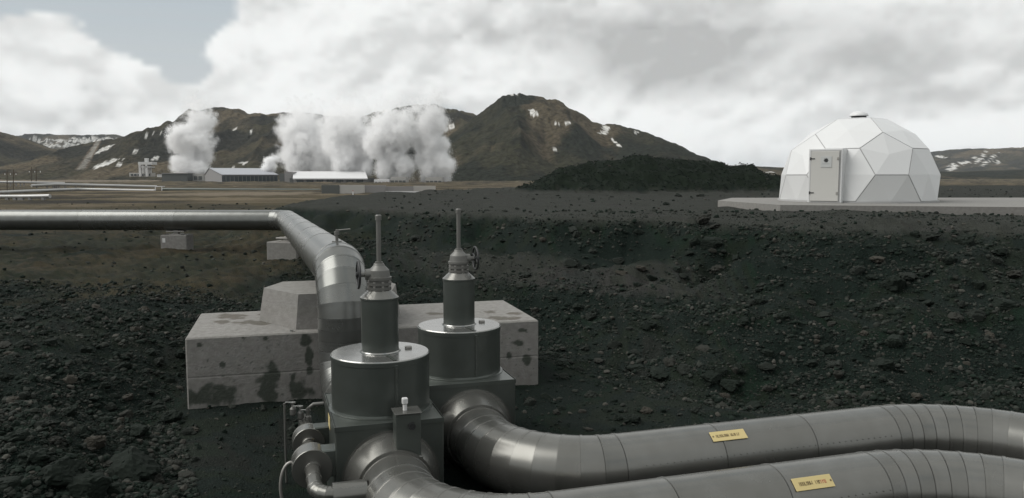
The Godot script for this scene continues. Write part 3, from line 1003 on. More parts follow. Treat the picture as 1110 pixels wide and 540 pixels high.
func concrete_color(p: Vector3, n: Vector3) -> Color:
	var g := n_fine.get_noise_3dv(p * 0.55) * 0.5 + n_mid.get_noise_3dv(p * 1.3) * 0.5
	var c := Color(0.215, 0.209, 0.196) * (1.0 + g * 0.14)
	var q := pixel(p)
	var k := 0.0
	for s in (TOP_STAINS if n.y > 0.5 else STAINS):
		var d: float = pow((q.x - s[0]) / s[2], 2) + pow((q.y - s[1]) / s[3], 2)
		if d < 4.0:
			k = maxf(k, smoothstep(1.25, 0.55, d + n_fine.get_noise_3dv(p * 2.2) * 1.5))
	# specks and pits in the face
	k = maxf(k, smoothstep(0.47, 0.55, n_fine.get_noise_3dv(p * 4.2 + Vector3(9, 1, 4))) * 0.75)
	var dirt := Color(0.034, 0.044, 0.033) if n.y < 0.5 else Color(0.085, 0.076, 0.060)
	c = c.lerp(dirt, k * 0.9)
	c.a = 1.0
	return c

# vertical or level face as a fine grid, so that its stains and joints have an outline
func slab_face(mb: MB, a: Vector3, du: Vector3, dv: Vector3, nu: int, nv: int, out: Vector3, groove := -1.0) -> void:
	for j in nv:
		for i in nu:
			var q := []
			for k in [[0, 0], [1, 0], [1, 1], [0, 1]]:
				var s := float(i + k[0]) / nu
				var t := float(j + k[1]) / nv
				var p := a + du * s + dv * t
				if groove > 0.0 and absf(t - groove) < 0.4 / nv:
					p -= out * 0.006
				q.append(p)
			var n0 := mb.v.size()
			mb.quad(q[0], q[1], q[2], q[3], out)
			for m in range(n0, mb.v.size()):
				mb.c.append(concrete_color(mb.v[m], out))

func fill_color(mb: MB) -> void:
	for m in range(mb.c.size(), mb.v.size()):
		mb.c.append(concrete_color(mb.v[m], mb.n[m]))

func make_concrete() -> void:
	var f := Vector3(0.9623, 0, -0.2720)
	var w := Vector3(-0.2720, 0, -0.9623)
	var o := Vector3(-4.53, 0.0, -10.82)
	var lo := -0.16
	var hi := 0.95
	var t := base("anchor_block", "large stained concrete anchor block in the pit behind the valves", "concrete block", o + f * 2.57 + w * 1.04)
	var mb := MB.new()
	var b := 0.02
	var A := o + Vector3.UP * lo
	var H := Vector3.UP * (hi - b - lo)
	slab_face(mb, A + f * b, f * (5.14 - 2 * b), H, 250, 54, -w, 0.50)
	slab_face(mb, A + w * b, w * (2.08 - 2 * b), H, 60, 30, -f, 0.50)
	slab_face(mb, A + f * 5.14 + w * b, w * (2.08 - 2 * b), H, 60, 30, f, 0.50)
	slab_face(mb, A + w * 2.08 + f * b, f * (5.14 - 2 * b), H, 40, 10, w)
	slab_face(mb, o + f * b + w * b + Vector3.UP * hi, f * (5.14 - 2 * b), w * (2.08 - 2 * b), 200, 80, Vector3.UP)
	# chamfers
	var h1 := Vector3.UP * (hi - b)
	var h2 := Vector3.UP * hi
	mb.quad(o + f * b + h1, o + f * (5.14 - b) + h1, o + f * (5.14 - b) + w * b + h2, o + f * b + w * b + h2, -w + Vector3.UP)
	mb.quad(o + w * b + h1, o + w * (2.08 - b) + h1, o + w * (2.08 - b) + f * b + h2, o + w * b + f * b + h2, -f + Vector3.UP)
	mb.quad(o + f * 5.14 + w * b + h1, o + f * 5.14 + w * (2.08 - b) + h1, o + f * (5.14 - b) + w * (2.08 - b) + h2, o + f * (5.14 - b) + w * b + h2, f + Vector3.UP)
	mb.quad(o + w * 2.08 + f * b + h1, o + w * 2.08 + f * (5.14 - b) + h1, o + w * (2.08 - b) + f * (5.14 - b) + h2, o + w * (2.08 - b) + f * b + h2, w + Vector3.UP)
	for k in [[0.0, 0.0, -1.0, -1.0], [5.14, 0.0, 1.0, -1.0], [5.14, 2.08, 1.0, 1.0], [0.0, 2.08, -1.0, 1.0]]:
		var c: Vector3 = o + f * k[0] + w * k[1]
		var p: Vector3 = c - f * k[2] * b
		var q: Vector3 = c - w * k[3] * b
		mb.quad(p + Vector3.UP * lo, q + Vector3.UP * lo, q + h1, p + h1, f * k[2] + w * k[3])
		mb.flat(p + h1, q + h1, c - f * k[2] * b - w * k[3] * b + h2, f * k[2] + w * k[3] + Vector3.UP)
	fill_color(mb)
	put(mb, "block", M.concrete, t)
	# pedestal under the pipe: six sided, drawn in towards its top
	var foot := [[1.487, 0.224], [2.96, 0.224], [3.12, 1.0], [2.95, 1.86], [1.25, 1.86], [0.944, 1.135]]
	var cen := Vector2(2.15, 1.05)
	var pb := base("pedestal", "six-sided concrete pedestal standing on the anchor block under the pipe", "concrete block", o + f * 2.15 + w * 1.05 + Vector3.UP * hi)
	mb = MB.new()
	var lowp := []
	var higp := []
	for q in foot:
		var v2 := Vector2(q[0], q[1])
		lowp.append(o + f * v2.x + w * v2.y + Vector3.UP * (hi + 0.002))
		v2 = cen + (v2 - cen) * 0.93
		higp.append(o + f * v2.x + w * v2.y + Vector3.UP * 1.462)
	for k in 6:
		var l: int = (k + 1) % 6
		var mid: Vector3 = (lowp[k] + lowp[l]) * 0.5 - (o + f * cen.x + w * cen.y)
		# shuttering board lines: three lifts, each a hair proud of the one above
		var prev := [lowp[k], lowp[l]]
		for s in 4:
			var s1 := (s + 1) / 4.0
			var na: Vector3 = lowp[k].lerp(higp[k], s1)
			var nb: Vector3 = lowp[l].lerp(higp[l], s1)
			mb.quad(prev[0], prev[1], nb, na, mid)
			prev = [na, nb]
	mb.poly(higp, Vector3.UP)
	fill_color(mb)
	put(mb, "block", M.concrete, pb)
	var sub := MB.new()
	sub.lathe(o + f * 1.42 + w * 0.10 + Vector3.UP * hi, Vector3.UP, [[0.0, 0.035], [0.03, 0.035], [0.03, 0.0]], 12)
	var bolt := put(sub, "anchor_bolt", M.bright, t)
	# two small plinths that carry the long pipe
	var i := 0
	for s in [[192, 262.0, 27.35, 0.90, 0.60, 0.0], [312, 270.0, 24.3, 1.05, 0.7, -0.30]]:
		var p := at_depth(s[0], s[1], s[2])
		var gy := height(p.x, p.z)
		var ty := gy + 0.50
		var pl := base("pipe_plinth", ["small concrete plinth with a steel shoe carrying the straight stretch of long pipe", "small concrete plinth near the corner of the long pipe"][i], "concrete block", Vector3(p.x, gy, p.z), "pipe plinths")
		mb = MB.new()
		var bs := Basis(Vector3.UP, s[5])
		mb.box(Transform3D(bs, Vector3(p.x, gy + 0.15, p.z)), Vector3(s[3], 0.70, s[4]), 0.025)
		fill_color(mb)
		put(mb, "block", M.concrete, pl)
		var bottom := 1.65 - 0.352
		mb = MB.new()
		mb.box(Transform3D(bs, Vector3(p.x, (ty + bottom) / 2.0, p.z)), Vector3(0.16, bottom - ty + 0.06, 0.20), 0.005)
		mb.box(Transform3D(bs, Vector3(p.x, bottom - 0.02, p.z)), Vector3(0.62, 0.05, 0.34), 0.005)
		mb.box(Transform3D(bs, Vector3(p.x, ty + 0.015, p.z)), Vector3(0.40, 0.03, 0.36), 0.004)
		put(mb, "steel_shoe", M.steel, pl)
		if i == 0:
			mb = MB.new()
			mb.box(Transform3D(bs, Vector3(p.x - 0.33, gy + 0.32, p.z + 0.303)), Vector3(0.10, 0.15, 0.006))
			put(mb, "tag_plate", M.white, pl)
		i += 1

# ---------------------------------------------------------------- dome on its slab
func clip_low(p: Array, y: float) -> Array:
	var r := []
	for i in p.size():
		var a: Vector3 = p[i]
		var b: Vector3 = p[(i + 1) % p.size()]
		if a.y >= y:
			r.append(a)
		if (a.y >= y) != (b.y >= y):
			r.append(a.lerp(b, (y - a.y) / (b.y - a.y)))
	return r

func make_dome() -> void:
	var slab_y := 2.25
	var cz := 29.7
	var cx := (927.0 - 555.0) / F * cz
	var o := Vector3(cx, slab_y, -cz)
	# slab
	var sl := MB.new()
	var pts := [Vector2(8.62, -25.5), Vector2(15.3, -23.75), Vector2(26.0, -20.95), Vector2(27.6, -34.0), Vector2(9.3, -33.6), Vector2(7.75, -29.9)]
	var up := []
	var lo := []
	for p in pts:
		up.append(Vector3(p.x, slab_y, p.y)); lo.append(Vector3(p.x, slab_y - 0.32, p.y))
	sl.poly(up, Vector3.UP)
	for i in pts.size():
		var j: int = (i + 1) % pts.size()
		var e: Vector2 = pts[j] - pts[i]
		sl.quad(lo[i], lo[j], up[j], up[i], Vector3(-e.y, 0, e.x))
	fill_color(sl)
	var st := base("dome_slab", "flat pale concrete slab under the white dome", "slab", Vector3(16, slab_y - 0.2, -28))
	put(sl, "slab", M.concrete, st)
	# icosahedron with one corner up; its corners become five-sided panels and its faces six-sided ones
	var f := Vector3(-cx, 0, cz).normalized()
	var r := Vector3(f.z, 0, -f.x)
	var ico := [Vector3.UP]
	var la := atan(0.5)
	for k in 5:
		var a := deg_to_rad(24.1 + 72.0 * k)
		ico.append((f * cos(a) + r * sin(a)) * cos(la) + Vector3.UP * sin(la))
	for k in 5:
		var a := deg_to_rad(24.1 + 36.0 + 72.0 * k)
		ico.append((f * cos(a) + r * sin(a)) * cos(la) - Vector3.UP * sin(la))
	ico.append(Vector3.DOWN)
	var faces := []
	for k in 5:
		faces.append([0, 1 + k, 1 + (k + 1) % 5])
		faces.append([1 + k, 6 + k, 1 + (k + 1) % 5])
		faces.append([6 + k, 6 + (k + 1) % 5, 1 + (k + 1) % 5])
	var cut := -0.19
	var RX := 2.81
	var RY := 2.66
	var scale_ := func(p: Vector3) -> Vector3: return o + Vector3(p.x * RX, (p.y - cut) * RY, p.z * RX)
	var t := base("geodesic_dome", "white geodesic dome hut with a door and a roof vent on a slab", "dome", o)
	var panels := []
	for fc in faces:
		var A: Vector3 = ico[fc[0]]; var B: Vector3 = ico[fc[1]]; var C: Vector3 = ico[fc[2]]
		var ring := []
		for e in [[A, B], [B, C], [C, A]]:
			ring.append(e[0].lerp(e[1], 1.0 / 3.0).normalized())
			ring.append(e[0].lerp(e[1], 2.0 / 3.0).normalized())
		panels.append([((A + B + C) / 3.0).normalized(), ring])
	for i in 6:
		var ring := []
		for fc in faces:
			var k: int = fc.find(i)
			if k >= 0:
				var nx: Vector3 = ico[fc[(k + 1) % 3]]
				ring.append(ico[i].lerp(nx, 1.0 / 3.0).normalized())
		# sort round the corner
		var c: Vector3 = ico[i]
		var e1 := c.cross(Vector3(0.3, 0.1, 0.9)).normalized()
		var e2 := c.cross(e1)
		ring.sort_custom(func(a, b): return atan2(a.dot(e2), a.dot(e1)) < atan2(b.dot(e2), b.dot(e1)))
		panels.append([c, ring])
	var frame := MB.new()
	for p in panels:
		var c: Vector3 = p[0]
		var ring: Array = p[1]
		c *= lerpf(1.0, ring[0].dot(c), 0.45)
		var mb := MB.new()
		# each panel stands a little proud of the frame, drawn in by half the joint, its middle pressed out flat
		for k in ring.size():
			var a: Vector3 = ring[k]
			var b: Vector3 = ring[(k + 1) % ring.size()]
			var mid := (a + b) * 0.5
			var ai := c.lerp(a, 0.982) * 1.0
			var bi := c.lerp(b, 0.982) * 1.0
			var face := clip_low([c, ai, bi], cut)
			if face.size() >= 3:
				var w := []
				for q in face: w.append(scale_.call(q))
				mb.poly(w, c)
			for rim in [[ai, bi]]:
				var q := clip_low([rim[0], rim[1], rim[1] * 0.985, rim[0] * 0.985], cut)
				if q.size() >= 3:
					var w := []
					for s in q: w.append(scale_.call(s))
					mb.poly(w, mid - c)
			var g := clip_low([c * 0.975, a * 0.992, b * 0.992], cut)
			if g.size() >= 3:
				var w := []
				for s in g: w.append(scale_.call(s))
				frame.poly(w, c)
		if mb.v.size():
			put(mb, "panel", M.dome, t)
	put(frame, "frame", M.dome_seam, t)
	# kerb ring at the foot and the roof vent
	var mb := MB.new()
	mb.lathe(o, Vector3.UP, [[0.0, RX * 0.985], [0.05, RX * 0.985], [0.055, RX * 0.96]], 40)
	put(mb, "foot_ring", M.dome_seam, t)
	var ty := (0.968 - cut) * RY
	mb = MB.new()
	mb.lathe(o + Vector3.UP * (ty - 0.05), Vector3.UP, [[-0.05, 0.26], [0.09, 0.26], [0.10, 0.0]], 32)
	var vent := put(mb, "vent_ring", M.black, t)
	mb = MB.new()
	mb.lathe(o + Vector3.UP * (ty + 0.05), Vector3.UP, [[0.0, 0.33], [0.04, 0.325], [0.10, 0.28], [0.16, 0.18], [0.19, 0.0]], 32)
	put(mb, "vent_cap", M.dome, vent)
	# entrance: a flat-fronted box let into the shell, with its door
	var az := deg_to_rad(-12.0)
	var df := f * cos(az) + r * sin(az)
	var dr := Vector3(df.z, 0, -df.x)
	var dc := o + r * -1.00 + f * 2.84
	var bs := Basis(dr, Vector3.UP, df)
	mb = MB.new()
	mb.box(Transform3D(bs, dc - df * 0.75 + Vector3.UP * 0.93), Vector3(1.12, 1.86, 1.5), 0.015)
	var ent := put(mb, "entrance_box", M.dome, t)
	mb = MB.new()
	for s in [-1.0, 1.0]:
		mb.box(Transform3D(bs, dc + dr * s * 0.485 + Vector3.UP * 0.91 + df * 0.006), Vector3(0.035, 1.79, 0.012))
	mb.box(Transform3D(bs, dc + Vector3.UP * 1.79 + df * 0.007), Vector3(1.0, 0.035, 0.014))
	mb.box(Transform3D(bs, dc + Vector3.UP * 0.03 + df * 0.008), Vector3(1.0, 0.05, 0.016))
	put(mb, "door_frame", M.dome_seam, ent)
	mb = MB.new()
	mb.box(Transform3D(bs, dc + Vector3.UP * 0.915 + df * 0.02), Vector3(0.925, 1.71, 0.05), 0.008)
	var door := put(mb, "door", M.door, t)
	for y in [0.34, 1.52]:
		mb = MB.new()
		mb.box(Transform3D(bs, dc - dr * 0.42 + Vector3.UP * y + df * 0.05), Vector3(0.16, 0.035, 0.02), 0.004)
		mb.lathe(dc - dr * 0.485 + Vector3.UP * (y - 0.05) + df * 0.05, Vector3.UP, [[0.0, 0.0], [0.0, 0.022], [0.10, 0.022], [0.10, 0.0]], 10)
		put(mb, "hinge", M.black, door)
		mb = MB.new()
		mb.box(Transform3D(bs, dc + dr * 0.42 + Vector3.UP * y + df * 0.055), Vector3(0.06, 0.09, 0.03), 0.006)
		put(mb, "latch", M.steel, door)
	mb = MB.new()
	mb.box(Transform3D(bs, dc + dr * 0.04 + Vector3.UP * 1.41 + df * 0.052), Vector3(0.36, 0.38, 0.014), 0.004)
	var sign_ := put(mb, "door_sign", M.plate, door)
	mb = MB.new()
	mb.lathe(dc + dr * 0.035 + Vector3.UP * 1.46 + df * 0.058, df, [[0.0, 0.062], [0.004, 0.062], [0.004, 0.0]], 20)
	for k in 8:
		var a := TAU * k / 8.0
		mb.box(Transform3D(bs, dc + dr * (0.035 + cos(a) * 0.07) + Vector3.UP * (1.46 + sin(a) * 0.07) + df * 0.060), Vector3(0.022, 0.022, 0.004))
	put(mb, "emblem", M.black, sign_)
	mb = MB.new()
	for k in 9:
		mb.box(Transform3D(bs, dc + dr * (-0.075 + k * 0.027) + Vector3.UP * 1.345 + df * 0.060), Vector3(0.016, 0.026, 0.004))
	put(mb, "lettering", M.dome_seam, sign_).set_meta("kind", "stuff")

# ---------------------------------------------------------------- the plant in the distance
func far_box(parent: Node, called: String, m: Material, x0: float, x1: float, y0: float, y1: float, z: float, deep: float, bev := 0.05) -> MeshInstance3D:
	var a := at_depth(x0, y1, z)
	var b := at_depth(x1, y0, z)
	var mb := MB.new()
	mb.box(Transform3D(Basis(), Vector3((a.x + b.x) / 2, (a.y + b.y) / 2, -z - deep / 2)), Vector3(b.x - a.x, b.y - a.y, deep), bev)
	return put(mb, called, m, parent)

func make_plant() -> void:
	# hall with a pitched grey roof, its gable end turned to the left
	var Z := 600.0
	var A := at_depth(240.5, 197.5, Z)
	var B := at_depth(301, 197.0, Z + 25)
	var G := at_depth(222.5, 196.5, Z + 36)
	var along := Vector3(B.x - A.x, 0, B.z - A.z)
	var across := Vector3(G.x - A.x, 0, G.z - A.z)
	var gy := A.y - 1.0
	var eave := at_depth(240.5, 189.8, Z).y
	var peak := at_depth(225, 182.6, Z + 18).y
	var t := base("turbine_hall", "long hall with a pitched grey roof and dark glazed side below the ridge", "building", A + along / 2 + across / 2 + Vector3.UP * (gy - A.y))
	var a := Vector3(A.x, gy, A.z)
	var up_e := Vector3.UP * (eave - gy)
	var up_p := Vector3.UP * (peak - gy)
	var out := -across.normalized()
	var mb := MB.new()
	mb.quad(a, a + across, a + across + up_e, a + up_e, -along)
	mb.flat(a + up_e, a + across + up_e, a + across * 0.72 + up_p, -along)
	mb.quad(a + along, a + along + across, a + along + across + up_e, a + along + up_e, along)
	mb.flat(a + along + up_e, a + along + across + up_e, a + along + across * 0.72 + up_p, along)
	mb.quad(a + across, a + across + along, a + across + along + up_e, a + across + up_e, -out)
	mb.quad(a, a + along, a + along + up_e, a + up_e, out)
	put(mb, "wall", M.grey_wall, t)
	mb = MB.new()
	var ov := out * 1.0
	var rs := Vector3.UP * 0.4
	var a2 := a - along * 0.01
	var al2 := along * 1.02
	mb.quad(a2 + ov + up_e + rs, a2 + al2 + ov + up_e + rs, a2 + al2 + across * 0.72 + up_p + rs, a2 + across * 0.72 + up_p + rs, Vector3.UP + out)
	mb.quad(a2 - ov * 0.5 + across + up_e + rs, a2 + al2 - ov * 0.5 + across + up_e + rs, a2 + al2 + across * 0.72 + up_p + rs, a2 + across * 0.72 + up_p + rs, Vector3.UP - out)
	mb.quad(a2 + ov + up_e + rs, a2 + al2 + ov + up_e + rs, a2 + al2 + ov + up_e, a2 + ov + up_e, out)
	put(mb, "roof", M.grey_roof, t)
	var glaze := Basis(along.normalized(), Vector3.UP, out)
	for k in 14:
		mb = MB.new()
		mb.box(Transform3D(glaze, a + along * ((k + 0.5) / 14.0) + out * 0.12 + up_e * 0.56), Vector3(along.length() / 14.0 * 0.9, up_e.y * 0.66, 0.2), 0.02)
		put(mb, "glazing_panel", M.glass_dark, t)
	# annex with low roofs left of the hall
	t = base("pump_house", "low dark flat-roofed block beside the grey-roofed hall", "building", at_depth(203, 197, 650))
	far_box(t, "wall", M.dark_wall, 175.5, 203, 188.3, 197.5, 650, 20)
	far_box(t, "roof", M.grey_wall, 175, 203.5, 187.6, 188.3, 649, 22)
	t = base("cooling_house", "pale low cooling block at the foot of the lone steam plume", "building", at_depth(210, 197, 660))
	far_box(t, "wall", M.pale_wall, 203.5, 220, 188.2, 196.5, 660, 18)
	for k in 3:
		far_box(t, "louvre", M.dark_wall, 205 + k * 5.0, 208.5 + k * 5.0, 191.0, 195.0, 659.6, 0.5)
	# long hall with a white roof
	t = base("white_roofed_hall", "long low hall with a bright white roof and dark ribbed front", "building", at_depth(356, 201, 560))
	far_box(t, "wall", M.dark_wall, 314, 397, 193.0, 201.5, 562, 34)
	mb = MB.new()
	var r0 := at_depth(317.3, 193.3, 559); var r1 := at_depth(398.5, 194.0, 559)
	var r2 := at_depth(396.0, 186.8, 590); var r3 := at_depth(317.6, 185.8, 590)
	r1.y = r0.y; r2.y = r3.y
	mb.quad(r0, r1, r2, r3, Vector3.UP)
	mb.quad(r0, r1, r1 + Vector3.DOWN * 0.7, r0 + Vector3.DOWN * 0.7, Vector3.BACK)
	mb.quad(r3, r2, Vector3(r2.x, r0.y, r2.z - 6), Vector3(r3.x, r0.y, r3.z - 6), Vector3.UP)
	put(mb, "roof", M.white_roof, t)
	for k in 22:
		far_box(t, "facade_panel", M.glass_dark if k % 3 else M.grey_wall, 318.2 + k * 3.6, 321.2 + k * 3.6, 194.3, 200.2, 561.2, 0.6, 0.02)
	t = base("stair_block", "dark narrow block between the two long halls", "building", at_depth(308, 200, 575))
	far_box(t, "wall", M.dark_wall, 303, 308.5, 188.2, 200.3, 575, 20)
	far_box(t, "wall", M.grey_wall, 308.6, 316, 186.3, 200.3, 572, 24)
	# cooling towers under the row of plumes
	var i := 0
	for c in [[405.5, 421.5, 194.6, 199.8], [423.5, 440, 191.8, 200.2], [461, 479, 192.2, 200.5]]:
		t = base("cooling_tower", ["low white cooling block at the end of the white-roofed hall", "boxy louvred cooling tower next to the low white cooling block", "boxy louvred cooling tower standing nearest to the dark mountain"][i], "cooling tower", at_depth((c[0] + c[1]) / 2, 200.5, 540 + i * 6), "cooling towers")
		far_box(t, "wall", M.white_roof if i == 0 else M.pale_wall, c[0], c[1], c[2], c[3] + 1, 540 + i * 6, 16)
		for k in 4:
			var w: float = (c[1] - c[0]) / 4.0
			far_box(t, "louvre", M.dark_wall if i else M.grey_wall, c[0] + w * (k + 0.15), c[0] + w * (k + 0.85), c[2] + (c[3] - c[2]) * 0.45, c[3] - 0.5, 539.4 + i * 6, 0.6, 0.02)
		i += 1
	# long low concrete wall before the plant
	t = base("yard_wall", "long low concrete yard wall in front of the cooling towers", "wall", at_depth(410, 212, 118))
	for s in [[348.5, 367.6, 200.7, 212, M.dark_wall, 0.0], [368, 395, 200.6, 212, M.pale_wall, 0.1], [395.3, 418, 200.9, 211.5, M.grey_wall, 1.2], [418.3, 448, 202.2, 211, M.grey_wall, 2.0], [448.3, 472, 201.6, 211, M.pale_wall, 3.0]]:
		far_box(t, "wall_panel", s[4], s[0], s[1], s[2], s[3], 118 + s[5], 0.25, 0.01)
	t = base("guard_rail", "pale guard rail on posts before the yard wall", "rail", at_depth(438, 211, 112))
	far_box(t, "rail", M.white_roof, 418, 457, 207.4, 208.6, 112, 0.08, 0.01)
	for k in 4:
		far_box(t, "post", M.pale_wall, 418.5 + k * 12.4, 419.4 + k * 12.4, 208.6, 214, 112, 0.08, 0.01)
	for q in [382.5, 465.5]:
		t = base("marker_post", "thin pale marker post standing before the yard wall", "post", at_depth(q, 214, 105), "marker posts by the yard wall")
		far_box(t, "post", M.white_roof, q - 0.4, q + 0.4, 207.5, 214.5, 105, 0.08, 0.01)
		far_box(t, "cap", M.redink, q - 0.45, q + 0.45, 206.6, 207.5, 105, 0.09, 0.01)
	# separator tower on the slope
	t = base("separator_tower", "white separator tower with a wide head on legs at the foot of the slope", "tower", at_depth(156, 190, 700))
	far_box(t, "head", M.white, 149.5, 164.5, 175.6, 178.6, 700, 10)
	far_box(t, "mast", M.white, 156.5, 159.5, 171.5, 175.6, 703, 3)
	far_box(t, "upper_deck", M.white, 151, 163, 180.6, 181.6, 700, 9)
	for k in 4:
		far_box(t, "leg", M.white, 150.5 + k * 3.6, 152.3 + k * 3.6, 178.6, 191.5, 700 + (k % 2) * 7, 2)
	far_box(t, "base_building", M.pale_wall, 140, 164, 187.4, 191.5, 706, 8)
	for k in 6:
		far_box(t, "window", M.glass_dark, 141.5 + k * 3.7, 143.8 + k * 3.7, 188.6, 190.6, 705.5, 0.8)
	t = base("low_shed", "small pale shed beside the separator tower", "building", at_depth(172, 191, 690))
	far_box(t, "wall", M.white_roof, 170, 175.5, 189.5, 192.0, 690, 6)
	far_box(t, "roof", M.grey_roof, 169.8, 175.7, 189.0, 189.5, 689.5, 7)
	# far huts on the mountain road
	t = base("hut", "tiny red and white hut at the foot of the dark mountain", "building", at_depth(627, 183, 640))
	far_box(t, "wall", M.white, 624.5, 630, 181.6, 184, 640, 4)
	mb = MB.new()
	var h0 := at_depth(624.2, 181.7, 639.5); var h1 := at_depth(630.3, 181.7, 639.5)
	var h2 := (h0 + h1) / 2 + Vector3(0, 1.5, 0)
	mb.quad(h0, h2, h2 + Vector3(0, 0, -5), h0 + Vector3(0, 0, -5), Vector3.LEFT + Vector3.UP)
	mb.quad(h1, h2, h2 + Vector3(0, 0, -5), h1 + Vector3(0, 0, -5), Vector3.RIGHT + Vector3.UP)
	mb.flat(h0, h1, h2, Vector3.BACK)
	put(mb, "roof", mat(Color(0.25, 0.04, 0.03), 0.7), t)
	# pipelines on the plain: [points px, py, depth], radius
	var lines := [
		["pale straight pipeline ending at a rounded end on the near field", [[-90, 213.4, 83], [20, 213.2, 83], [54, 212.6, 82]], 0.20],
		["pale pipeline running in from the side and levelling out across the field", [[-90, 211.5, 98], [0, 208.6, 112], [60, 206.0, 132], [84, 205.2, 140], [168, 206.8, 140]], 0.24],
		["thin dark pipeline crossing the field to the yard wall", [[176, 205.6, 150], [250, 206.0, 150], [347, 206.6, 150]], 0.34],
		["short pale pipeline behind the levelling pipeline", [[34, 201.3, 190], [60, 200.0, 195], [92, 200.6, 200], [170, 202.5, 205]], 0.36],
		["far pale pipeline along the foot of the hills", [[-60, 197.3, 260], [20, 197.6, 265], [70, 198.4, 270]], 0.36],
	]
	for l in lines:
		var p := []
		for q in l[1]:
			p.append(at_depth(q[0], q[1], q[2]))
		var sm := [p[0]]
		for k in range(1, p.size() - 1):
			for s in [0.15, 0.0, -0.15]:
				var e: Vector3 = p[k].lerp(p[k - 1], s) if s > 0.0 else p[k].lerp(p[k + 1], -s)
				sm.append(e)
		sm.append(p[p.size() - 1])
		var pt := base("pipeline", l[0], "pipe", p[0], "pipelines across the plain")
		mb = MB.new()
		mb.tube(sm, l[2], 14)
		put(mb, "pipe", M.casing if l[0].begins_with("thin dark") else M.pipe_far, pt)
		for k in range(0, sm.size() - 1):
			for s in [0.25, 0.75]:
				var q: Vector3 = sm[k].lerp(sm[k + 1], s)
				var gyy := height(q.x, q.z)
				if q.y - gyy < 0.25:
					continue
				mb = MB.new()
				mb.box(Transform3D(Basis(), Vector3(q.x, (q.y + gyy) / 2 - 0.1, q.z)), Vector3(0.3, q.y - gyy + 0.1, 0.3))
				put(mb, "support", M.grey_wall, pt)
	t = base("valve_cage", "small steel cage around the joint of two field pipelines", "cage", at_depth(172, 210, 141))
	for k in 4:
		far_box(t, "post", M.white_roof, 168.0 + (k % 2) * 7.0, 168.5 + (k % 2) * 7.0, 202.3, 210, 140 + (k / 2) * 1.2, 0.08, 0.01)
	far_box(t, "top_rail", M.white_roof, 168, 175.5, 202.0, 202.5, 140, 1.2, 0.01)
	# wooden two-pole pylon near the left edge and two fainter ones
	i = 0
	for q in [[7.5, 14.2, 183.5, 209.0, 120.0], [34, 39, 181.0, 197.0, 330.0]]:
		t = base("power_pylon", ["wooden two-pole power pylon with a crossarm on the near field", "small far wooden two-pole power pylon at the foot of the hills"][i], "pylon", at_depth((q[0] + q[1]) / 2, q[3], q[4]), "two-pole pylons")
		for s in 2:
			var pa := at_depth(q[s], q[3] + 1, q[4]); var pc := at_depth(q[s], q[2], q[4])
			mb = MB.new()
			mb.lathe(pa, pc - pa, [[0.0, 0.07 * q[4] / 120.0], [(pc - pa).length(), 0.05 * q[4] / 120.0]], 8)
			put(mb, "pole", M.wood, t)
		far_box(t, "crossarm", M.wood, q[0] - 3.5, q[1] + 3.5, q[2] + 3.6, q[2] + 4.4, q[4], 0.12, 0.01)
		for s in 3:
			far_box(t, "insulator", M.white_roof, q[0] - 2.8 + s * 6.0, q[0] - 2.2 + s * 6.0, q[2] + 4.4, q[2] + 6.0, q[4], 0.08, 0.01)
		i += 1

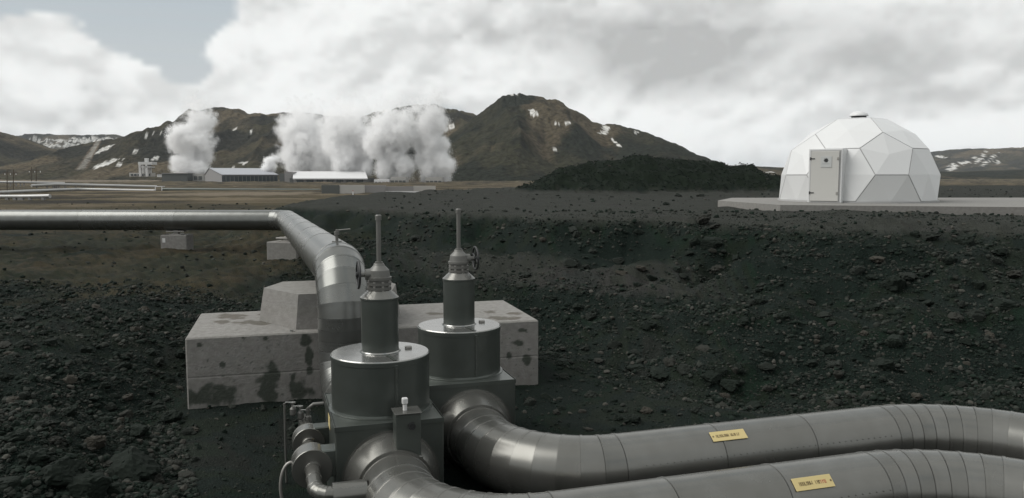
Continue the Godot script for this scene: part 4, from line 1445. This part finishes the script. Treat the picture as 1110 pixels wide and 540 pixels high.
# ---------------------------------------------------------------- steam
func make_steam() -> void:
	var rng := RandomNumberGenerator.new()
	rng.seed = 77
	# each plume is a cloud of tiny pale droplets: base px, py, top px, top py, half width low, half width high, distance, billows, drops, label
	var plumes := [
		[207, 188, 213, 122, 22, 24, 675, 46, 5600, "tall white steam plume rising alone behind the pump house"],
		[336, 187, 326, 124, 32, 28, 620, 60, 7200, "broad white steam plume rising behind the white-roofed hall"],
		[384, 192, 374, 124, 22, 30, 600, 50, 6000, "white steam plume rising from the end of the white-roofed hall"],
		[428, 193, 424, 126, 20, 24, 585, 50, 5600, "white steam plume rising from the pale boxy cooling tower"],
		[471, 194, 460, 116, 19, 20, 585, 50, 5600, "white steam plume rising from the cooling tower next to the dark mountain"],
		[288, 184, 296, 172, 8, 8, 640, 10, 500, "small white steam puff beside the grey-roofed hall"],
	]
	# a clump of droplets, loosely packed round its middle
	var clumps := []
	for m in 4:
		var tri := MB.new()
		for k in 150:
			var d := Vector3(rng.randfn(), rng.randfn(), rng.randfn()) * 0.45
			var bs := Basis.from_euler(Vector3(rng.randf() * TAU, rng.randf() * TAU, rng.randf() * TAU)).scaled(Vector3.ONE * rng.randf_range(0.07, 0.13))
			tri.flat(d + bs * Vector3(-0.5, -0.3, 0), d + bs * Vector3(0.5, -0.3, 0), d + bs * Vector3(0, 0.55, 0), bs.z)
		var drop := tri.mesh()
		drop.surface_set_material(0, M.steam)
		clumps.append(drop)
	for p in plumes:
		var Z: float = p[6]
		var s := Z / F
		var blobs := []
		var total := 0.0
		for i in int(p[7]):
			var h := (i + 0.5) / float(p[7]) * 1.14
			var hw := lerpf(p[4], p[5], h)
			var R := rng.randf_range(0.26, 0.52) * hw * s
			var c := at_depth(lerpf(p[0], p[2], h) + rng.randf_range(-1, 1) * hw * 0.66 + n_mid.get_noise_1d(h * 9.0 + p[0]) * hw * 0.7 + h * h * 5.0, lerpf(p[1], p[3], h) + rng.randf_range(-3, 3), Z + rng.randf_range(-1, 1) * hw * 0.45 * s)
			# thinner and more ragged towards the top
			var w := pow(R, 2.2) * lerpf(1.0, 0.10, smoothstep(0.40, 1.1, h)) * rng.randf_range(0.6, 1.4)
			total += w
			blobs.append([c, R * lerpf(1.0, 1.25, h), w, h])
		var xf: Array[Transform3D] = []
		for b in blobs:
			var n := int(float(p[8]) * b[2] / total)
			for k in n:
				var d := Vector3(rng.randfn(), rng.randfn(), rng.randfn()).normalized()
				var rr: float = b[1] * pow(rng.randf(), 0.42) * (1.0 + n_mid.get_noise_3dv(d * 3.0 + b[0] * 0.3) * lerpf(0.45, 0.75, b[3]))
				if rng.randf() < 0.05:
					rr *= rng.randf_range(1.0, 1.5)
				var q: Vector3 = b[0] + d * rr
				var sz := rng.randf_range(1.7, 3.0)
				xf.append(Transform3D(Basis.from_euler(Vector3(rng.randf() * TAU, rng.randf() * TAU, rng.randf() * TAU)).scaled(Vector3.ONE * sz), q))
		var mm := MultiMesh.new()
		mm.transform_format = MultiMesh.TRANSFORM_3D
		mm.mesh = clumps[int(p[0]) % 4]
		mm.instance_count = xf.size()
		for k in xf.size():
			mm.set_instance_transform(k, xf[k])
		var o := MultiMeshInstance3D.new()
		o.name = numbered("steam_plume")
		o.multimesh = mm
		add_child(o)
		tag(o, p[9], "steam", "steam plumes over the plant", "stuff")

# ---------------------------------------------------------------- rocks and gravel
func rock_mesh(seed_: int, sub: int, flat_: float) -> ArrayMesh:
	var ico := IcoPts.new(sub)
	var nz := noise(seed_, 0.85, 3)
	var rng := RandomNumberGenerator.new()
	rng.seed = seed_
	# a few cutting planes give broken faces
	var planes := []
	for k in 7:
		var d := Vector3(rng.randfn(), rng.randfn(), rng.randfn()).normalized()
		planes.append([d, rng.randf_range(0.55, 0.85)])
	var pts := []
	for p in ico.v:
		var r: float = 1.0 + nz.get_noise_3dv(p * 1.6) * 0.45
		var q: Vector3 = p * r
		for pl in planes:
			var e: float = q.dot(pl[0]) - pl[1]
			if e > 0.0:
				q -= pl[0] * e * 0.85
		q *= 1.0 + nz.get_noise_3dv(p * 6.0) * 0.10
		q.y *= flat_
		pts.append(q)
	var mb := MB.new()
	for f in ico.f:
		var a: Vector3 = pts[f[0]]; var b: Vector3 = pts[f[1]]; var c: Vector3 = pts[f[2]]
		mb.flat(a, b, c, a + b + c)
	for i in mb.v.size():
		mb.c.append(Color(1, 1, 1))
	return mb.mesh()

class IcoPts:
	var v := []
	var f := []
	func _init(sub: int) -> void:
		var t := (1.0 + sqrt(5.0)) / 2.0
		for p in [[-1, t, 0], [1, t, 0], [-1, -t, 0], [1, -t, 0], [0, -1, t], [0, 1, t], [0, -1, -t], [0, 1, -t], [t, 0, -1], [t, 0, 1], [-t, 0, -1], [-t, 0, 1]]:
			v.append(Vector3(p[0], p[1], p[2]).normalized())
		f = [[0, 11, 5], [0, 5, 1], [0, 1, 7], [0, 7, 10], [0, 10, 11], [1, 5, 9], [5, 11, 4], [11, 10, 2], [10, 7, 6], [7, 1, 8], [3, 9, 4], [3, 4, 2], [3, 2, 6], [3, 6, 8], [3, 8, 9], [4, 9, 5], [2, 4, 11], [6, 2, 10], [8, 6, 7], [9, 8, 1]]
		for s in sub:
			var nf := []
			var mid := {}
			for q in f:
				var m := []
				for e in [[0, 1], [1, 2], [2, 0]]:
					var a: int = q[e[0]]; var b: int = q[e[1]]
					var key := mini(a, b) * 100000 + maxi(a, b)
					if not mid.has(key):
						mid[key] = v.size()
						v.append(((v[a] + v[b]) * 0.5).normalized())
					m.append(mid[key])
				nf.append([q[0], m[0], m[2]]); nf.append([q[1], m[1], m[0]]); nf.append([q[2], m[2], m[1]]); nf.append([m[0], m[1], m[2]])
			f = nf

# where the line of sight of a pixel meets the ground
func on_ground(px: float, py: float) -> Vector3:
	var d := ray(px, py)
	var o := Vector3(0, EYE, 0)
	var t := 4.0
	while t < 70.0:
		var p := o + d * t
		if p.y < height(p.x, p.z):
			for k in 6:
				t -= 0.02 * t * pow(0.5, k + 1) * (1.0 if (o + d * t).y < height((o + d * t).x, (o + d * t).z) else -1.0)
			return o + d * t
		t *= 1.02
	return Vector3(0, -99, 0)

func clear_of_things(p: Vector3, r: float) -> bool:
	# not inside the pipes, valves or concrete
	var q := Vector2(p.x, p.z)
	var u := p.dot(Vector3(U.x, 0, U.z))
	var v := p.dot(Vector3(V.x, 0, V.z))
	if u > 0.2 - r and v < 9.4 + r and v > 6.3 - r and v > 8.1 - r and u < 2.2: return false
	for c in [C1, C2]:
		var a: float = (p - c).dot(U)
		var b: float = (p - c).dot(V)
		if absf(a) < 0.62 + r and absf(b) < 0.72 + r: return false
		if b < 0.0 and b > -2.7 - r and a > -0.5 - r and (b < -1.8 + r or a < 0.6 + r): return false
	var f := (p - Vector3(-4.53, 0, -10.82)).dot(Vector3(0.9623, 0, -0.2720))
	var w := (p - Vector3(-4.53, 0, -10.82)).dot(Vector3(-0.2720, 0, -0.9623))
	if f > -r and f < 5.14 + r and w > -r and w < 2.08 + r: return false
	if Vector2(p.x + 2.3, p.z + 10.75).length() < 0.42 + r: return false
	if (p - C1).dot(U) > -1.1 - r and (p - C1).dot(U) < 0.6 and absf((p - C1).dot(V)) < 1.4: return false
	return true

func rock_tone(rng: RandomNumberGenerator) -> Color:
	var k := rng.randf()
	var g := rng.randf_range(0.75, 1.35)
	if k < 0.52: return Color(0.0125, 0.0225, 0.0158) * g
	if k < 0.90: return Color(0.041, 0.047, 0.039) * g
	return Color(0.082, 0.080, 0.068) * g

func make_rocks() -> void:
	var rng := RandomNumberGenerator.new()
	rng.seed = 2024
	var meshes := []
	for k in 10:
		meshes.append(rock_mesh(300 + k, 3, 0.72))
	var mats := []
	for c in [Color(0.0155, 0.0235, 0.0172), Color(0.026, 0.032, 0.026), Color(0.039, 0.041, 0.034), Color(0.0125, 0.0195, 0.0140), Color(0.066, 0.062, 0.050), Color(0.090, 0.086, 0.072)]:
		var m: StandardMaterial3D = M.rock.duplicate()
		m.vertex_color_use_as_albedo = false
		m.albedo_color = c.linear_to_srgb()
		mats.append(m)
	# the ones that stand out in the photograph: px, py (middle of the foot), half width in px, tone
	var chosen := [
		[102, 484, 13, 4], [139, 432, 8, 5], [140, 515, 31, 3], [62, 520, 26, 3], [20, 478, 16, 0], [12, 452, 9, 1], [185, 455, 14, 3], [205, 470, 8, 1], [165, 525, 13, 2], [95, 535, 22, 3], [40, 500, 18, 0], [150, 470, 12, 0], [48, 462, 10, 1], [75, 450, 11, 0], [118, 505, 9, 2], [8, 530, 20, 3], [190, 505, 7, 2], [120, 443, 8, 1], [60, 478, 9, 2], [25, 432, 8, 1], [88, 468, 7, 0],
		[692, 402, 12, 3], [712, 407, 13, 0], [742, 404, 10, 1], [792, 420, 12, 0], [770, 412, 11, 3], [685, 458, 10, 3], [815, 443, 11, 3], [968, 312, 15, 3], [955, 400, 13, 3], [905, 398, 9, 1], [1008, 258, 11, 1], [1046, 266, 12, 0], [1090, 332, 14, 0], [1055, 345, 12, 1], [1035, 345, 9, 2], [985, 300, 9, 1], [770, 265, 12, 3], [762, 240, 8, 2], [775, 247, 6, 2], [896, 380, 8, 3], [930, 295, 8, 1], [670, 455, 6, 0], [640, 430, 8, 1], [612, 395, 8, 0], [726, 395, 9, 2], [1030, 285, 9, 3], [1060, 310, 8, 0], [1100, 300, 9, 2], [1080, 285, 7, 1], [1022, 440, 8, 1], [1098, 420, 9, 0], [850, 345, 8, 0], [815, 330, 7, 1], [880, 330, 6, 2], [645, 250, 7, 3], [622, 284, 6, 3], [670, 284, 6, 1], [545, 262, 5, 0], [723, 222, 4, 3], [760, 213, 5, 1], [735, 213, 4, 1], [452, 260, 6, 1], [505, 268, 6, 0], [570, 300, 7, 1], [600, 325, 6, 0], [640, 345, 7, 1], [700, 355, 8, 0], [760, 380, 8, 2], [830, 400, 9, 1], [455, 310, 6, 3], [445, 325, 7, 3]]
	for q in 190:
		var left := rng.randf() < 0.38
		chosen.append([rng.randf_range(2, 215) if left else rng.randf_range(560, 1108), rng.randf_range(325, 535) if left else rng.randf_range(250, 452), rng.randf_range(4.0, 7.5) * (1.0 + 0.4 * float(rng.randf() < 0.12)), [0, 0, 1, 1, 2, 3, 3, 4][rng.randi() % 8]])
	for q in chosen:
		var p := on_ground(q[0], q[1])
		if p.y < -50.0:
			continue
		var dist := -p.z
		var s: float = q[2] * dist / F
		if not clear_of_things(p, s):
			continue
		var o := MeshInstance3D.new()
		o.name = numbered("lava_rock")
		var m: Mesh = meshes[rng.randi() % meshes.size()]
		o.mesh = m
		o.material_override = null
		o.set_surface_override_material(0, mats[q[3]])
		add_child(o)
		o.rotation = Vector3(rng.randf_range(-0.3, 0.3), rng.randf() * TAU, rng.randf_range(-0.3, 0.3))
		o.scale = Vector3(s * rng.randf_range(0.85, 1.15), s * rng.randf_range(0.65, 1.0), s * rng.randf_range(0.85, 1.15))
		o.position = Vector3(p.x, height(p.x, p.z) + s * 0.18, p.z)
		var look: String = ["small ", "mid-sized ", "large "][0 if q[2] < 5.5 else (1 if q[2] < 9.0 else 2)] + ["charcoal", "dark grey", "grey-brown", "near-black", "brown", "pale"][q[3]]
		if q[0] == 102:
			tag(o, "large pale brown rounded lava rock among dark rocks on the stony bank", "rock")
		elif p.x < -2.0:
			tag(o, look + " broken lava rock on the stony bank before the moss field", "rock", "rocks on the stony bank")
		elif p.y > 1.9:
			tag(o, look + " lava rock on the gravel flat near the dome slab", "rock", "rocks on the gravel flat")
		else:
			tag(o, look + " broken lava rock on the gravel slope below the dome", "rock", "rocks on the gravel slope")
	# loose stones, far too many to count
	scatter("gravel_slope", "loose dark gravel and stones on the slope below the dome", 61, 290, 1160, 8.0, 26.0, 76000, 0.008, 0.042)
	scatter("gravel_bank", "loose dark gravel and stones on the bank beside the anchor block", 62, -60, 345, 5.2, 19.0, 48000, 0.007, 0.042)
	scatter("gravel_flat", "fine gravel scattered on the flat and the field", 63, -60, 1160, 18.0, 70.0, 26000, 0.010, 0.05)

	scatter("mound_stones", "rough dark stones covering the heap behind the gravel flat", 66, 560, 880, 43.0, 62.0, 24000, 0.009, 0.028)
	scatter("fine_gravel_slope", "fine grit between the stones on the slope below the dome", 64, 300, 1160, 7.5, 24.0, 120000, 0.006, 0.020)
	scatter("fine_gravel_bank", "fine grit between the stones on the bank beside the anchor block", 65, -60, 345, 5.0, 19.0, 66000, 0.005, 0.018)

func scatter(called: String, label: String, seed_: int, x0: float, x1: float, y0: float, y1: float, count: int, s0: float, s1: float) -> void:
	var rng := RandomNumberGenerator.new()
	rng.seed = seed_
	var root := base(called, label, "gravel", Vector3.ZERO, "", "stuff")
	for part in 3:
		var mesh := rock_mesh(400 + seed_ * 10 + part, 1 if s1 > 0.03 else 0, 0.75)
		mesh.surface_set_material(0, M.rock)
		var xf: Array[Transform3D] = []
		var cols := PackedColorArray()
		for i in count / 3:

			var p := stone_spot(x0, x1, y0, y1, rng)
			var bunch := n_mid.get_noise_2d(p.x * 1.5 + 300.0, p.z * 1.5) + 0.6 * n_big.get_noise_2d(p.x * 3.0, p.z * 3.0)
			if s1 > 0.03 and rng.randf() > smoothstep(-0.40, 0.45, bunch) + 0.06:
				continue
			if p.x < -6.0 and -p.z > 18.5 and rng.randf() < 0.75:
				continue
			if p.y > 0.85 and p.y < 1.30 and p.x > -3.0 and p.x < 4.0 and rng.randf() < 0.75:
				continue
			if p.y > 1.97 and seed_ != 66 and rng.randf() < 0.85:
				continue
			var pd := poly_sd(PIT, Vector2(p.x, p.z))
			if pd < -0.1 and rng.randf() < 0.9:
				continue
			var s := s0 + (s1 - s0) * pow(rng.randf(), 4.0)
			s *= 1.0 + 0.03 * -p.z
			if not clear_of_things(p, s) or (seed_ == 66 and p.y < 2.3):
				continue
			var b := Basis.from_euler(Vector3(rng.randf() * TAU, rng.randf() * TAU, rng.randf() * TAU)).scaled(Vector3(s * rng.randf_range(0.8, 1.3), s * rng.randf_range(0.6, 1.0), s))
			xf.append(Transform3D(b, p + Vector3.UP * s * 0.25))
			cols.append(rock_tone(rng) if seed_ != 66 else Color(0.0105, 0.0180, 0.0128) * rng.randf_range(0.7, 1.7))
		var mm := MultiMesh.new()
		mm.transform_format = MultiMesh.TRANSFORM_3D
		mm.use_colors = true
		mm.mesh = mesh
		mm.instance_count = xf.size()
		for i in xf.size():
			mm.set_instance_transform(i, xf[i])
			mm.set_instance_color(i, cols[i])
		var o := MultiMeshInstance3D.new()
		o.name = "stones"
		o.multimesh = mm
		root.add_child(o, true)
		o.set_meta("kind", "stuff")

# a random stone spot in the wedge between two pixel columns, as many per degree near as far
func stone_spot(x0: float, x1: float, z0: float, z1: float, rng: RandomNumberGenerator) -> Vector3:
	var z := exp(rng.randf_range(log(z0), log(z1)))
	var x := (rng.randf_range(x0, x1) - 555.0) / F * z
	return Vector3(x, height(x, -z), -z)

func make_things() -> void:
	make_pipes()
	make_concrete()
	print("pipes ", Time.get_ticks_msec())
	make_dome()
	make_plant()
	make_steam()
	print("plant ", Time.get_ticks_msec())
	make_rocks()

func _ready() -> void:
	COSP = F / sqrt(F * F + 80.0 * 80.0)
	SINP = 80.0 / sqrt(F * F + 80.0 * 80.0)
	n_cloud = noise(4, 0.75, 7)
	n_cloud.fractal_gain = 0.52
	n_big = noise(12, 0.09, 3)
	n_mid = noise(13, 0.42, 4)
	n_fine = noise(14, 1.9, 4)
	n_fine2 = noise(19, 1.6, 5)
	n_hill = noise(15, 0.0052, 5)
	# camera
	var cam := Camera3D.new()
	cam.name = "camera"
	cam.fov = rad_to_deg(2.0 * atan(270.0 / F))
	cam.near = 0.1
	cam.far = 20000.0
	add_child(cam)
	cam.position = Vector3(0, EYE, 0)
	cam.rotation.x = -atan(80.0 / F)
	cam.current = true
	# sky, air and exposure
	var env := Environment.new()
	env.background_mode = Environment.BG_SKY
	var sky := Sky.new()
	var sm := PanoramaSkyMaterial.new()
	sm.panorama = ImageTexture.create_from_image(make_sky())
	sky.sky_material = sm
	env.sky = sky
	env.background_energy_multiplier = 1.0
	env.tonemap_mode = Environment.TONE_MAPPER_LINEAR
	env.tonemap_exposure = 1.0
	env.sdfgi_enabled = true
	env.ssao_enabled = true
	env.ssil_enabled = true
	env.fog_enabled = true
	env.fog_density = 0.00006
	env.fog_light_color = Color(0.86, 0.89, 0.92)
	var we := WorldEnvironment.new()
	we.name = "world_environment"
	we.environment = env
	add_child(we)
	# the sun behind thin cloud, high, to the left and beyond the pit
	var sun := DirectionalLight3D.new()
	sun.name = "sun"
	sun.light_energy = 0.9
	sun.light_angular_distance = 50.0
	sun.light_color = Color(1.0, 0.99, 0.975)
	sun.shadow_enabled = true
	add_child(sun)
	sun.look_at_from_position(Vector3(-0.68, 0.70, 0.06), Vector3.ZERO)
	make_materials()
	print("sky ", Time.get_ticks_msec())
	make_ground()
	print("ground ", Time.get_ticks_msec())
	make_hills()
	print("hills ", Time.get_ticks_msec())
	make_things()
	print("done ", Time.get_ticks_msec())
